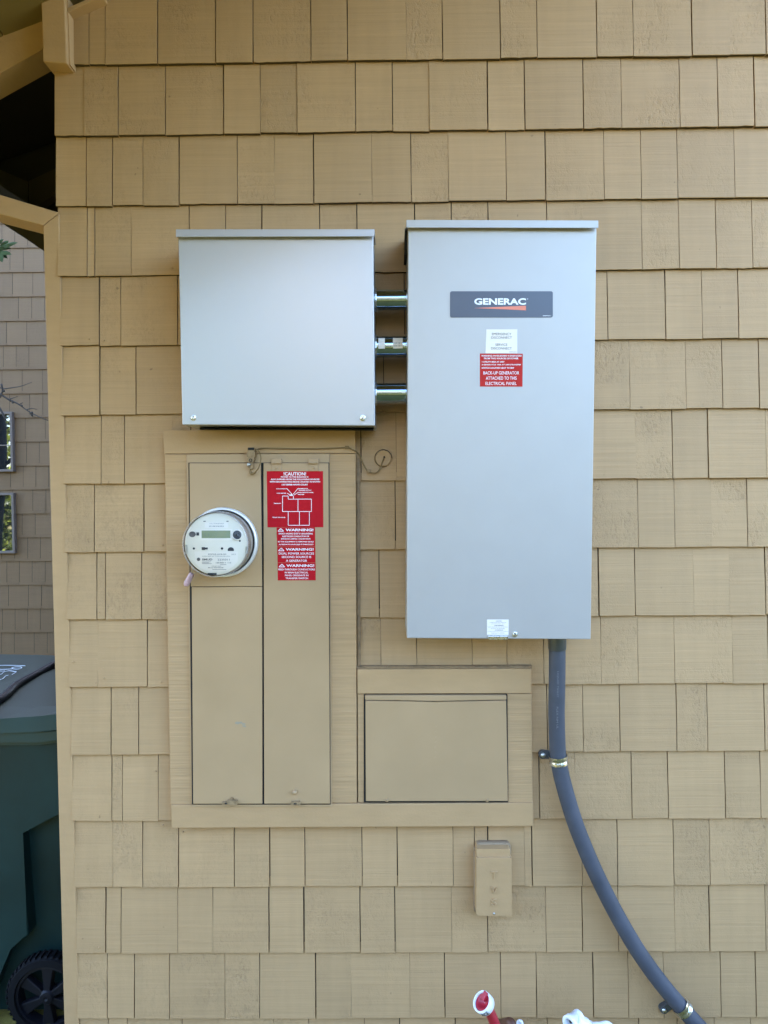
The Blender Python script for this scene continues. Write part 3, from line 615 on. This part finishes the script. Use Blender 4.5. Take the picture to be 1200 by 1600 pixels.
# ---------------------------------------------------------------- three nipples between the boxes
YN = -.085
for i, (ya, yb_, lbl) in enumerate(((453.5, 484.5, 'topmost of three shiny steel conduit nipples between the grey boxes'), (526, 558.5, 'middle steel conduit nipple, with a printed barcode tag, between the grey boxes'), (599, 631, 'lowest of three shiny steel conduit nipples between the grey boxes'))):
    yc = (ya + yb_) / 2; th = empty('conduit_nipple', at(611, yc, YN), lbl, 'conduit nipple', 'steel conduit nipples joining the two grey boxes')
    a, b = at(584, yc, YN), at(638, yc, YN); r = (yb_ - ya) / 2 / F_PX * (CAM_D + YN); b.z = a.z - .0004; L = (b - a).length
    bm = NB(); lathe(bm, a, (b - a), [(r, -.006), (r, L + .008)], 40); pipe = build('pipe', bm, M['chrome'], th, True)
    for s_ in (0, 1):
        bm = NB(); h0 = .0028 if s_ == 0 else L - .0045
        lathe(bm, a, (b - a), [(r * 1.0, h0), (r * 1.13, h0 + .0004), (r * 1.15, h0 + .003), (r * 1.12, h0 + .0044), (r * 1.0, h0 + .0048)], 12); build('locknut', bm, M['zinc'], th)
    if i == 1:
        bm = NB()
        for x0, x1 in ((591.5, 601.5), (614, 629)):
            n = 6; Pf = []
            for k in range(n + 1):
                aa = R(-20 + 62 * k / n)   # wraps the pipe's upper front
                for xx in (x0, x1):
                    X = at(xx, yc, YN).x; Pf.append(Vector((X, a.y - math.cos(aa) * (r + .0004), a.z + math.sin(aa) * (r + .0004))))
            add(bm, Pf, [[2 * k, 2 * k + 1, 2 * k + 3, 2 * k + 2] for k in range(n)])
        tg = build('barcode_tag', bm, M['wlabel'], th)
        bm = NB()
        for k in range(11):
            X = at(615.2 + k * 1.25, yc, YN).x; wd = random.choice((.0004, .0008))
            vs = [Vector((X + dx, a.y - math.cos(R(g_)) * (r + .0008), a.z + math.sin(R(g_)) * (r + .0008))) for g_ in (-10, 12) for dx in (0, wd)]
            add(bm, vs, [[0, 1, 3, 2]])
        build('barcode', bm, M['ink'], tg)

# ---------------------------------------------------------------- flexible conduit with two straps
fc = empty('flexible_conduit', at(1095, 1600, -.03), 'thick dark blue-grey conduit curving down right from the transfer switch', 'conduit')
cp = [(870.6, 985, -.075), (870.6, 1010, -.075), (870.4, 1060, -.068), (869.6, 1110, -.055), (870.4, 1150, -.045), (872.5, 1185, -.040), (879.2, 1220, -.040), (896, 1278, -.038), (916, 1330, -.037), (940, 1383, -.036), (968, 1437, -.036), (999, 1489, -.036), (1036, 1540, -.036), (1080, 1591, -.036), (1118, 1632, -.036), (1165, 1680, -.036)]
P = spline([at(*q) for q in cp], 8); P += [P[-1] + Vector((.04, 0, -.06)), P[-1] + Vector((.06, 0, -.2))]
P[-1].z = max(P[-1].z, 0)
bm = NB(); tube(bm, P, .0205, 28); build('conduit', bm, M['conduit'], fc, True)
bm = NB(); q = at(870.6, 1000, -.075); lathe(bm, (q.x, q.y, q.z - .004), (0, 0, 1), [(.0208, -.02), (.0222, -.018), (.0222, .03)], 32); build('connector', bm, M['strap'], fc, True)
bm = NB()
for t, b_ in (('LIQUID TIGHT', (868.5, 1035, 871.5, 1075)), ('FLEX NM UL', (868.5, 1090, 871.3, 1125))):
    V, Fc = text_mesh(t, 0, 0); vs = []
    for u_, v_, z_ in V:
        p_ = at(b_[0] + (b_[2] - b_[0]) * (1 - v_), b_[1] + (b_[3] - b_[1]) * u_, 0); k_ = max(i for i, q in enumerate(P) if q.z >= p_.z); A, B_ = P[k_], P[k_ + 1]; tt = (A.z - p_.z) / (A.z - B_.z); c_ = A.lerp(B_, tt)
        dx = ((1 - v_) - .5) * .0045; vs.append(Vector((c_.x - .003 + dx, c_.y - math.sqrt(.0205 ** 2 - (dx - .003) ** 2) - .0006, p_.z)))
    add(bm, vs, Fc)
build('lettering', bm, mat('faded_print', (.16, .16, .17), .7), fc, recalc=False)
def strap(cx, cy, Yc, ang, ear, lbl):
    th = empty('conduit_strap', at(cx, cy, -.01), lbl, 'conduit strap', 'metal straps holding the dark conduit')
    c = at(cx, cy, Yc); t = Vector((math.sin(R(ang)), 0, -math.cos(R(ang))))   # along the conduit
    s_ = Vector((0, -1, 0)).cross(t).normalized(); 
    if s_.x > 0: s_ = -s_
    b = NB(); n = 20; wd = .0105
    rows = []
    for off in (-wd, -wd * .8, -wd * .2, 0, wd * .2, wd * .8, wd):
        ro = .0212 + (.0022 if abs(off) > wd * .7 else .0004 if abs(off) < .001 else .0016)
        rows.append([b.verts.new(c + t * off + s_ * math.cos(R(-20 + 220 * i / n)) * ro + Vector((0, -1, 0)) * math.sin(R(-20 + 220 * i / n)) * ro) for i in range(n + 1)])
    for k in range(len(rows) - 1):
        for i in range(n): b.faces.new((rows[k][i], rows[k][i + 1], rows[k + 1][i + 1], rows[k + 1][i]))
    build('strap_band', b, M['zinc'], th, True)
    e = at(ear[0], ear[1], -.014); b = NB()
    u = (c - e); u.y = 0; L = u.length; u.normalize(); v = Vector((0, -1, 0)).cross(u)
    out = [e + (u * math.cos(a) + v * math.sin(a)) * .0105 for a in [R(90 + 18 * i) for i in range(11)]] + [e + u * (L - .014) - v * .0085, e + u * (L - .014) + v * .0085]
    for p in out: p.y = -.014
    prism(b, out, [Vector((p.x, .001, p.z)) for p in out], .0008); build('strap_ear', b, M['strap'], th)
    b = NB(); lathe(b, (e.x, -.014, e.z), (0, -1, 0), [(.0068, -.001), (.0062, .0022), (.0038, .0042), (0, .0048)], 20); build('screw', b, M['zinc'], th, True)
strap(872.6, 1187, -.040, 6, (848.5, 1180), 'shiny strap on the straight upper part of the dark conduit')
strap(1066, 1574, -.036, 43, (1038, 1578.5), 'shiny strap on the slanting lower end of the dark conduit')

# ---------------------------------------------------------------- ground clamp, wire and wall plug
gc = empty('ground_clamp', at(396, 738, -.03), 'paint-covered grounding clamp above the panel with a short wire loop', 'ground clamp')
bm = NB(); pxp(bm, rrect(385.5, 706, 398.5, 714.5, 2), -.052, -.022, .002); pxp(bm, rrect(386.5, 699, 397.5, 707, 2), -.047, -.022, .002)
pxp(bm, rrect(386.5, 714, 397, 722, 3), -.050, -.030, .002); pxp(bm, rrect(388, 722, 396, 733, 3), -.046, -.030, .002); build('clamp_body', bm, M['brass'], gc)
bm = NB(); pxp(bm, rect(387.5, 699.5, 397, 703.2), -.0485, -.046); build('clamp_mouth', bm, M['black'], gc)
bm = NB(); lathe(bm, at(391.6, 719.2, -.050), (0, -1, 0), [(.0042, 0), (.0042, .0012), (.0028, .0016), (.0026, -.001), (0, -.001)], 12); build('clamp_hole', bm, M['black'], gc)
bm = NB(); lathe(bm, at(389.5, 726, -.046), (-.3, -1, .1), [(.0046, -.002), (.0046, .004), (.003, .0065), (0, .007)], 12); build('clamp_screw', bm, M['dullsteel'], gc)
bm = NB(); tube(bm, spline([at(399, 703, -.044), at(404.5, 706, -.05), at(407.5, 716, -.056), at(405, 729, -.056), at(399, 737, -.05), at(394.5, 739, -.044), at(391.5, 735, -.042), at(390, 729, -.042)], 6), .0016, 8); tube(bm, spline([at(400, 737.5, -.05), at(393, 741, -.046), at(390.5, 737, -.043)], 6), .0024, 8); build('wire_loop', bm, M['wire'], gc, True)
gw = empty('ground_wire', at(600, 716, -.01), 'thin tan wire running along the board and curling into the shingles', 'wire')
bm = NB(); tube(bm, spline([at(400, 703.5, -.034), at(406, 701, -.03), at(418, 700.6, -.0265), at(455, 701.4, -.0265), at(500, 701.3, -.0265), at(540, 699.8, -.0268), at(549, 702.2, -.027), at(558, 707, -.024), at(563, 714, -.016), at(567, 724, -.012), at(573, 734, -.010), at(580, 738.8, -.010), at(588, 738.5, -.010), at(594, 732, -.012), at(597.5, 722, -.014), at(600, 715.5, -.004)], 6), [.0018] * 91, 8); build('wire', bm, M['wire'], gw, True)
bm = NB(); pxp(bm, rrect(539, 696.5, 545, 701.5, 1), -.031, -.024, .001); build('wire_clip', bm, M['wire'], gw)
bm = NB(); pxp(bm, rrect(574, 733, 579.5, 738, 1), -.014, .002, .001); build('wire_clip', bm, M['brass'], gw)
bm = NB(); rs = []; c = at(599, 716, -.0015)
for k, (r_, h) in enumerate(((.0215, .003), (.0205, -.001), (.019, -.002), (.0175, -.0012), (0.001, -.0014))):
    rs.append([bm.verts.new(c + Vector((math.cos(a) * r_ * (1 + .08 * noise.noise(Vector((math.cos(a) * 2, math.sin(a) * 2, 0)))), h, math.sin(a) * r_ * (1 + .08 * noise.noise(Vector((math.cos(a) * 2, math.sin(a) * 2, 1))))))) for a in [2 * math.pi * i / 32 for i in range(32)]])
for k in range(4):
    for i in range(32): bm.faces.new((rs[k][i], rs[k][(i + 1) % 32], rs[k + 1][(i + 1) % 32], rs[k + 1][i]))
build('wall_plug', bm, M['shingle'], gw, True)
bm = NB(); pxp(bm, circ(600.3, 714.3, 1.6, 10), -.0042, -.002); tube(bm, [at(599, 716, -.0012) + Vector((math.cos(a_) * .0222, 0, math.sin(a_) * .0222)) for a_ in [2 * math.pi * i / 32 for i in range(27)]], .0007, 5); build('plug_hole_shadow_ring', bm, M['black'], gw)  # black hole, and a black ring drawn as the plug's shadow gap

# ---------------------------------------------------------------- plumbing at the lower edge
rv = empty('red_valve', at(800, 1700, -.12), 'red pipe topped by a red knob in a white lettered collar, low on the wall', 'valve')
c0 = at(754, 1566, -.16); axv = Vector((-.58, -.36, .73)).normalized()
st = c0 - axv * .02
bm = NB(); tube(bm, spline([st, at(770, 1592, -.135), at(783, 1630, -.12), at(788, 1700, -.11)], 6), [.0125] * 19, 20); build('pipe', bm, M['redpl'], rv, True)
bm = NB(); q = at(788, 1700, -.11); tube(bm, [q, Vector((q.x, q.y, 0))], .012, 16); build('riser', bm, M['pvc'], rv, True)
bm = NB(); lathe(bm, c0, axv, [(.0215, -.017), (.0235, -.016), (.0245, -.004), (.0245, .004), (.0228, .0055), (.0205, .0045), (.0205, -.010)], 40); col_ = build('collar', bm, M['pvc'], rv, True)
bm = NB(); lathe(bm, c0, axv, [(.0205, -.012), (.0203, -.0005), (.016, .001), (.012, -.003), (.008, -.008), (0, -.009)], 32); build('knob', bm, M['redpl'], rv, True)
bm = NB(); u = axv.cross(Vector((0, 0, 1))).normalized(); v = u.cross(axv)
if v.z < 0: v = -v
q = c0 + v * .016 + axv * .004 
prism(bm, [q + u * .006 + v * .007 + axv * .006, q - u * .006 + v * .007 + axv * .006, q - u * .006 - v * .012 + axv * .004, q + u * .006 - v * .012 + axv * .004], [q + u * .006 + v * .007 - axv * .007, q - u * .006 + v * .007 - axv * .007, q - u * .006 - v * .012 - axv * .007, q + u * .006 - v * .012 - axv * .007], .0015)
build('knob_tab', bm, M['redpl'], rv)
V_, F_ = text_mesh('ACE', .03, 0); bm = NB(); vs = []
for a_, b_, z_ in V_:     # printed round the collar's rim, lower right side
    th_ = R(-62 + 46 * a_ - 2); rad = .0249; hgt = -.012 + .013 * (1 - b_)
    vs.append(c0 + axv * hgt + (u * (math.cos(th_) if u.x > 0 else -math.cos(th_)) + v * math.sin(th_)) * rad)
add(bm, vs, F_); build('lettering', bm, M['ink'], col_, recalc=False)

wf = empty('pvc_fitting', at(930, 1700, -.12), 'white plastic pipe fitting with an open end at the foot of the wall', 'pipe fitting')
c1 = at(892, 1598, -.17); ax1 = Vector((-.75, -.72, .05)).normalized()
bm = NB(); lathe(bm, c1, ax1, [(.0155, -.034), (.0155, -.006), (.0188, -.004), (.0192, .007), (.018, .0085), (.0115, .0085), (.0105, .006), (.0105, -.02)], 36); build('open_end', bm, M['pvc'], wf, True)
bm = NB(); lathe(bm, c1, ax1, [(.0106, -.008), (0, -.008)], 24); build('bore', bm, M['black'], wf)
bm = NB(); tube(bm, spline([c1 - ax1 * .012, at(914, 1603, -.15), at(936, 1615, -.14), at(955, 1645, -.13), at(958, 1720, -.13)], 6), [.018] * 7 + [.0155] * 18, 24); q = at(958, 1720, -.13); tube(bm, [q, Vector((q.x, q.y, 0))], .0155, 20); build('pipe', bm, M['pvc'], wf, True)
bm = NB(); tube(bm, spline([at(926, 1604, -.15), at(938, 1604, -.155), at(949, 1602.5, -.155), at(956, 1610, -.15), at(960, 1625, -.14)], 5), [.010] * 21, 16); build('elbow', bm, M['pvc'], wf, True)
bp = empty('brown_pipe', at(800, 1700, -.06), 'brown metal pipe barely rising behind the red valve', 'pipe')
bm = NB(); tube(bm, spline([at(778, 1602, -.03), at(790, 1599.5, -.05), at(800, 1601, -.07), at(806, 1640, -.08)], 6), .012, 16); q = at(806, 1640, -.08); tube(bm, [q, Vector((q.x, q.y, 0))], .012, 16); build('pipe', bm, M['copper'], bp, True)
bm = NB(); tube(bm, spline([at(812, 1597.5, -.13), at(812.5, 1600, -.128), at(814, 1640, -.12)], 4), [.003, .004, .006, .008, .009, .009, .009, .009, .009], 14); q = at(814, 1640, -.12); tube(bm, [q, Vector((q.x, q.y, 0))], .009, 14)
o = build('pvc_stub', bm, M['pvc'], None, True); tag(o, 'tip of a small white pipe between the red valve and the white fitting', 'pipe')

# ---------------------------------------------------------------- wheeled bin
YB = .50
bn = empty('wheeled_bin', (-1.3, .8, 0), 'dark green wheeled rubbish bin with a chalk-marked lid behind the corner post', 'wheeled bin')
def bx(px): return px
bm = NB()
# body: recessed main shell, tapered towards the ground
fr = [at(-330, 1150, YB + .05), at(118, 1142, YB + .05), at(112, 1600, YB + .07), at(-300, 1600, YB + .07)]
fr[1].x = min(fr[1].x, -.90); fr[2].x = min(fr[2].x, -.93)
prism(bm, fr, [Vector((p.x, 1.08 - (.03 if p.z < .5 else 0), p.z)) for p in fr], .01)
# raised panel and shoulder in front of it
pxp(bm, [(-300, 1164), (118, 1157), (116, 1262), (33, 1300), (41, 1420), (44, 1462), (14, 1482), (-30, 1600), (-290, 1600)], YB + .008, YB + .08, .006, 3)
build('body', bm, M['binbody'], bn)
bm = NB(); pxp(bm, [(-330, 1146.5), (60, 1144), (124, 1138), (124, 1154), (60, 1160), (-330, 1164)], YB - .035, YB + .12, .006, 3)
pxp(bm, [(-320, 1164), (60, 1159.5), (120, 1153), (120, 1158), (60, 1164), (-320, 1168)], YB - .005, YB + .12, .003)
build('rim', bm, M['binrim'], bn)
# lid: domed top with a folded front edge
lf = [at(x, y, YB - .045) for x, y in ((-330, 1127), (0, 1123), (60, 1119), (124, 1112))]
lw = [at(x, y, YB - .05) for x, y in ((-330, 1147), (0, 1146), (60, 1143.5), (124, 1137))]
lbk = [at(x, y, 1.10) for x, y in ((-200, 1021), (0, 1022.3), (60, 1023.3), (140, 1026))]
lup = [at(x, y, YB + .02) for x, y in ((-320, 1108), (0, 1105), (60, 1104), (124, 1102))]
bm = NB(); rows = [[bm.verts.new(p) for p in row] for row in (lw, lf, lup)]
mid = [bm.verts.new((a * .5 + b * .5) + Vector((0, 0, .012))) for a, b in zip(lup, lbk)]; rows += [mid, [bm.verts.new(p) for p in lbk], [bm.verts.new(p + Vector((0, .01, -.06))) for p in lbk]]
for a in range(len(rows) - 1):
    for i in range(3): bm.faces.new((rows[a][i], rows[a][i + 1], rows[a + 1][i + 1], rows[a + 1][i]))
for rw in rows: 
    for v in rw: pass
bmesh.ops.recalc_face_normals(bm, faces=bm.faces)
lid = build('lid', bm, [M['binlid'], M['binrim']], bn, True)
for p in lid.data.polygons:
    if p.index < 3: p.material_index = 1
    if p.index < 6: p.use_smooth = False
md = lid.modifiers.new('thick', 'SOLIDIFY'); md.thickness = .012; md.offset = -1
LP = plane(lup[1], lup[3], lbk[1])
if LP[1].z < 0: LP = (LP[0], -LP[1])
bm = NB(); tube(bm, spline([hit(-60, 1135, LP) + LP[1] * .012, hit(2, 1098, LP) + LP[1] * .014, hit(25, 1078, LP) + LP[1] * .016, hit(55, 1060, LP) + LP[1] * .014, hit(86, 1042, LP) + LP[1] * .012, hit(130, 1025, LP) + LP[1] * .01], 6), .0135, 12); build('lid_handle', bm, M['hubpl'], lid, True)
bm = NB(); Lp = (LP[0] + LP[1] * .0155, LP[1])
def stroke(pts, wd=.0011):
    P = spline([hit(x / 8, 1000 + y / 8, Lp) for x, y in pts], 4); tube(bm, P, wd, 6)
for s_ in (((-40, 318), (60, 316), (180, 318), (318, 322)), ((-60, 362), (0, 368), (80, 366), (150, 362)), ((150, 345), (200, 335), (262, 338), (270, 352), (225, 364), (160, 360), (150, 345)), ((-20, 430), (20, 425), (50, 398), (120, 385), (205, 398)), ((205, 398), (150, 430)), ((-30, 490), (10, 492), (40, 480), (70, 450), (105, 440)), ((-40, 385), (30, 388), (60, 380))): stroke(s_)
build('chalk_writing', bm, mat('chalk', (.55, .6, .66), .9), lid)
# wheel
wh_c = at(77, 1553, YB + .012); wr = .136
bm = NB(); AX = (0, -1, 0)
lathe(bm, wh_c, AX, [(wr * .80, -.03), (wr * .97, -.03), (wr, -.022), (wr, .012), (wr * .96, .022), (wr * .80, .024), (wr * .78, .016), (wr * .78, -.03)], 64)
for i in range(44):
    a = 2 * math.pi * i / 44; rd = Vector((math.cos(a), 0, math.sin(a))); tg_ = Vector((-math.sin(a), 0, math.cos(a)))
    for y0 in (-.012,):
        q = wh_c + rd * wr * .995; 
        prism(bm, [q + tg_ * .006 + Vector((0, -.020, 0)), q - tg_ * .004 + Vector((0, -.020, 0)), q - tg_ * .003 + rd * .006 + Vector((0, -.016, 0)), q + tg_ * .005 + rd * .006 + Vector((0, -.016, 0))], [q + tg_ * .006 + Vector((0, .022, 0)), q - tg_ * .004 + Vector((0, .022, 0)), q - tg_ * .003 + rd * .006 + Vector((0, .022, 0)), q + tg_ * .005 + rd * .006 + Vector((0, .022, 0))])
wheel = build('wheel', bm, M['rubber'], bn)
bm = NB()
lathe(bm, wh_c, AX, [(.026, -.02), (.026, .016), (.02, .024), (.008, .026), (0, .022)], 24)
lathe(bm, wh_c, AX, [(wr * .79, -.02), (wr * .79, .016), (wr * .72, .018), (wr * .70, .004), (wr * .70, -.02)], 48)
for i in range(6):
    a = R(30 + 60 * i); rd = Vector((math.cos(a), 0, math.sin(a))); tg_ = Vector((-math.sin(a), 0, math.cos(a)))
    prism(bm, [wh_c + rd * .02 + tg_ * .010 + Vector((0, -.018, 0)), wh_c + rd * .02 - tg_ * .010 + Vector((0, -.018, 0)), wh_c + rd * wr * .73 - tg_ * .021 + Vector((0, -.010, 0)), wh_c + rd * wr * .73 + tg_ * .021 + Vector((0, -.010, 0))],
          [wh_c + rd * .02 + tg_ * .012 + Vector((0, .01, 0)), wh_c + rd * .02 - tg_ * .012 + Vector((0, .01, 0)), wh_c + rd * wr * .73 - tg_ * .023 + Vector((0, .01, 0)), wh_c + rd * wr * .73 + tg_ * .023 + Vector((0, .01, 0))], .003)
build('rim', bm, M['hubpl'], wheel)

# ---------------------------------------------------------------- the shingled house behind the passage
nh = empty('shingled_house', (-3.5, 3.5, 0), 'grey-brown shingled house behind the passage, with two windows reflecting trees', 'house')
NY = 3.42; NX0, NX1 = -7.5, -1.0
bm = NB(); fl = bm.faces.layers.float.new('rnd'); random.seed(5)
zn = at(40, 387, NY).z + 8 * PT; k = 0
wins = []
def wrect(x0, y0, x1, y1): a = at(x0, y0, NY); b = at(x1, y1, NY); return (b.x - .62, b.x, b.z, a.z)
wins = [wrect(-40, 644.5, 24, 737), wrect(-40, 770.5, 26.5, 864)]
zc = zn
while zc > 0:
    x = NX0 + random.uniform(0, .08)
    while x < NX1:
        wd = random.choice((.095, .15, .098, .15, .095)); x2 = min(x + wd, NX1); g_ = .0012; r_ = random.random()
        dy = random.uniform(-.001, .001)
        v = [bm.verts.new(p) for p in ((x + g_, NY + .012, zc), (x2 - g_, NY + .012, zc), (x2 - g_, NY + dy, zc), (x + g_, NY + dy, zc), (x2 - g_, NY + .010, zc + PT + .02), (x + g_, NY + .010, zc + PT + .02))]
        for q in ((0, 1, 2, 3), (3, 2, 4, 5)):
            f = bm.faces.new([v[i] for i in q]); f[fl] = r_
        x = x2
    zc -= PT
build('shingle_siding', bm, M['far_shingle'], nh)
bm = NB(); box(bm, NX0, NX1 + .02, NY + .0125, 8, 0, zn + PT); build('wall', bm, M['black'], nh)
bm = NB(); prism(bm, [Vector((NX0 - .3, NY - .3, zn + PT)), Vector((NX1 + .3, NY - .3, zn + PT)), Vector((NX1 + .3, NY - .3, zn + PT + .15)), Vector((NX0 - .3, NY - .3, zn + PT + .15))], [Vector((NX0 - .3, 8, zn + PT + 1.2)), Vector((NX1 + .3, 8, zn + PT + 1.2)), Vector((NX1 + .3, 8, zn + PT + 1.35)), Vector((NX0 - .3, 8, zn + PT + 1.35))]); build('roof', bm, M['roof'], nh)
for i, (x0, x1, z0, z1) in enumerate(wins):
    t = .018; b = NB()
    for q in ((x0, x1, z0, z0 + t), (x0, x1, z1 - t, z1), (x0, x0 + t, z0 + t + .0005, z1 - t - .0005), (x1 - t, x1, z0 + t + .0005, z1 - t - .0005)): box(b, q[0], q[1], NY - .03, NY + .012, q[2], q[3], .002)
    wo = build('window', b, M['winframe'], nh, label=('upper' if i == 0 else 'lower') + ' small grey-framed window full of tree reflections')
    b = NB(); box(b, x0 + t - .002, x1 - t + .002, NY - .013, NY + .011, z0 + t - .002, z1 - t + .002); build('pane', b, M['glass'], wo)
    if i == 0: b = NB(); zz = at(10, 696, NY).z; box(b, x0 + t, x1 - t, NY - .018, NY - .0135, zz - .004, zz + .004); build('sash_bar', b, M['winframe'], wo)

# ---------------------------------------------------------------- tree at the left, mostly outside the picture
tr_ = empty('tree', (-3.6, 2.2, 0), 'thin bare twigs and a dark leaf sprig reaching in from the left', 'tree')
YT = 2.2; bm = NB()
tube(bm, spline([Vector((-3.6, 2.2, 0)), Vector((-3.63, 2.22, 1.2)), Vector((-3.55, 2.2, 2.4)), Vector((-3.7, 2.25, 3.6)), Vector((-3.66, 2.2, 4.4))], 5), [.09 - .0035 * i for i in range(21)], 12)
a0 = Vector((-3.58, 2.2, 2.0)); 
tube(bm, spline([a0, Vector((-3.1, 2.2, 2.35)), at(-60, 585, YT), at(-6, 632, YT), at(10, 658, YT)], 5), [.018 - .0007 * i for i in range(21)], 8)
build('trunk', bm, M['bark'], tr_, True)
bm = NB()
def twig(pts, r0, r1):
    P = spline([at(x, y, YT) for x, y in pts], 4); n = len(P); tube(bm, P, [r0 + (r1 - r0) * i / n for i in range(n)], 6)
twig([(-8, 600), (3, 607), (18, 606), (34, 603), (50, 597)], .0045, .001)
twig([(-8, 612), (2, 617), (13, 624), (28, 631), (42, 641), (56, 649), (75, 657)], .007, .0018)
twig([(2, 600), (4, 610), (0, 622)], .006, .003); twig([(42, 640), (49, 638), (58, 640)], .003, .001); twig([(30, 632), (36, 629)], .003, .001); twig([(47, 645), (50, 650), (55, 652)], .003, .001); twig([(14, 624), (20, 622), (28, 619)], .003, .001)
for bxx, byy in ((16, 626), (20, 629), (34, 634), (50, 645), (50, 649), (6, 611)):
    p = at(bxx, byy, YT); lathe(bm, p, (0, 0, 1), [(0, -.008), (.006, -.003), (.007, .002), (0, .009)], 7)
build('twigs', bm, M['bark'], tr_, True)
bm = NB(); random.seed(21)
def leaf(bm, p, d, up, L, wd):
    s_ = d.cross(up).normalized(); up = s_.cross(d).normalized()
    add(bm, [p, p + d * L * .3 + s_ * wd - up * .004, p + d * L * .7 + s_ * wd * .7, p + d * L, p + d * L * .7 - s_ * wd * .7, p + d * L * .3 - s_ * wd - up * .004, p + d * L * .5 + up * .006], [[0, 1, 6], [1, 2, 6], [2, 3, 6], [3, 4, 6], [4, 5, 6], [5, 0, 6]])
for q, d in (((2, 385), (28, 379)), ((0, 384), (14, 376)), ((0, 392), (18, 398)), ((-4, 390), (12, 404)), ((-6, 380), (6, 374)), ((-2, 394), (4, 410)), ((-10, 386), (18, 388))):
    a, b = at(*q, YT - .3), at(*d, YT - .3 + random.uniform(-.05, .05)); leaf(bm, a, (b - a).normalized(), Vector((random.uniform(-.5, .5), -1, .4)), (b - a).length, .018)
for i in range(700):
    p = Vector((random.gauss(-3.75, .35), random.gauss(2.2, .4), random.gauss(3.55, .45)))
    if p.x > -3.12: continue
    d = Vector((random.uniform(-1, 1), random.uniform(-1, 1), random.uniform(-.8, .4))).normalized(); leaf(bm, p, d, Vector((0, 0, 1)), random.uniform(.06, .11), .022)
tube(bm, spline([Vector((-3.6, 2.15, 3.1)), Vector((-3.1, 1.95, 3.15)), at(-4, 388, YT - .3)], 4), [.012 - .001 * i for i in range(9)], 6)
build('leaves', bm, M['leaf'], tr_)

# ---------------------------------------------------------------- sunlit planting across the yard (seen in the reflections)
random.seed(3); bm = NB()
V = []; Fq = []
def hl(cx, cy, cz, s):
    d = Vector((random.uniform(-1, 1), random.uniform(-1, 1), random.uniform(-1, 1))).normalized(); e = d.orthogonal().normalized(); n0 = len(V)
    c = Vector((cx, cy, cz)); V.extend([c - d * s, c + e * s * .5, c + d * s, c - e * s * .5]); Fq.append([n0, n0 + 1, n0 + 2, n0 + 3])
for i in range(30000):
    cx = random.uniform(-24, 20); top = 6.6 + 2.2 * noise.noise(Vector((cx * .22, 0, 0))) + 1.0 * noise.noise(Vector((cx * .8, 4, 0)))
    if cx > 2.5: top *= .62
    cz = random.uniform(0, 1) ** .9 * top; cy = -12.5 + 1.3 * noise.noise(Vector((cx * .45, cz * .5, 2))) + random.uniform(-1.4, .5)
    if ((cx + 1.1) / 1.5) ** 2 + ((cz - 5.3) / 1.2) ** 2 < 1: continue      # gap shaped to reflect as a bright patch in the left box
    hl(cx, cy, cz, random.uniform(.10, .22))
add(bm, V, Fq)
hd = build('hedge', bm, M['hedge'], recalc=False); hd['kind'] = 'stuff'
hd['label'] = 'sunlit hedge across the yard, seen only in reflections'; hd['category'] = 'hedge'

random.seed(4); bm = NB(); V = []; Fq = []  # low hedge added to keep bounce and low sky off the lower wall
for i in range(16000):
    cx = random.uniform(-9, 9); top = 1.75 + .3 * noise.noise(Vector((cx * .9, 7, 0)))
    cz = random.uniform(0, top); cy = -3.7 + random.uniform(-.35, .25) + .2 * noise.noise(Vector((cx, cz * 2, 5)))
    hl(cx, cy, cz, random.uniform(.04, .09))
add(bm, V, Fq)
hd = build('light_blocking_hedge', bm, M['leaf'], recalc=False); hd['kind'] = 'stuff'
hd['label'] = 'unseen low hedge added to block low light from the wall'; hd['category'] = 'hedge'

ph = empty('added_pale_house', (-1, -17, 0), 'unseen pale house added to reflect as a warm patch in the left box', 'house')
bm = NB(); box(bm, -3, .6, -20, -16, 0, 6.6); build('wall', bm, M['pale'], ph)  # added so its sunlit wall gives the grey box a highlight
bm = NB(); prism(bm, [Vector((-3.3, -15.7, 6.6)), Vector((.9, -15.7, 6.6)), Vector((-1.2, -15.7, 7.8))], [Vector((-3.3, -20.3, 6.6)), Vector((.9, -20.3, 6.6)), Vector((-1.2, -20.3, 7.8))]); build('roof', bm, M['roof'], ph)

random.seed(9); bm = NB(); V = []; Fq = []
for i in range(7000):
    cx = random.gauss(-11, 3.2); cz = random.uniform(0, 3.6 + .8 * noise.noise(Vector((cx, 2, 0)))); hl(cx, -9.5 + random.uniform(-.8, .5), cz, random.uniform(.06, .13))
add(bm, V, Fq)
hd = build('bright_shrubs', bm, mat('bright_leaf', (.16, .19, .02), .5, var=.4, vscale=3), recalc=False); hd['kind'] = 'stuff'
hd['label'] = 'bright yellow-green shrubs that show in the far windows'; hd['category'] = 'shrubs'
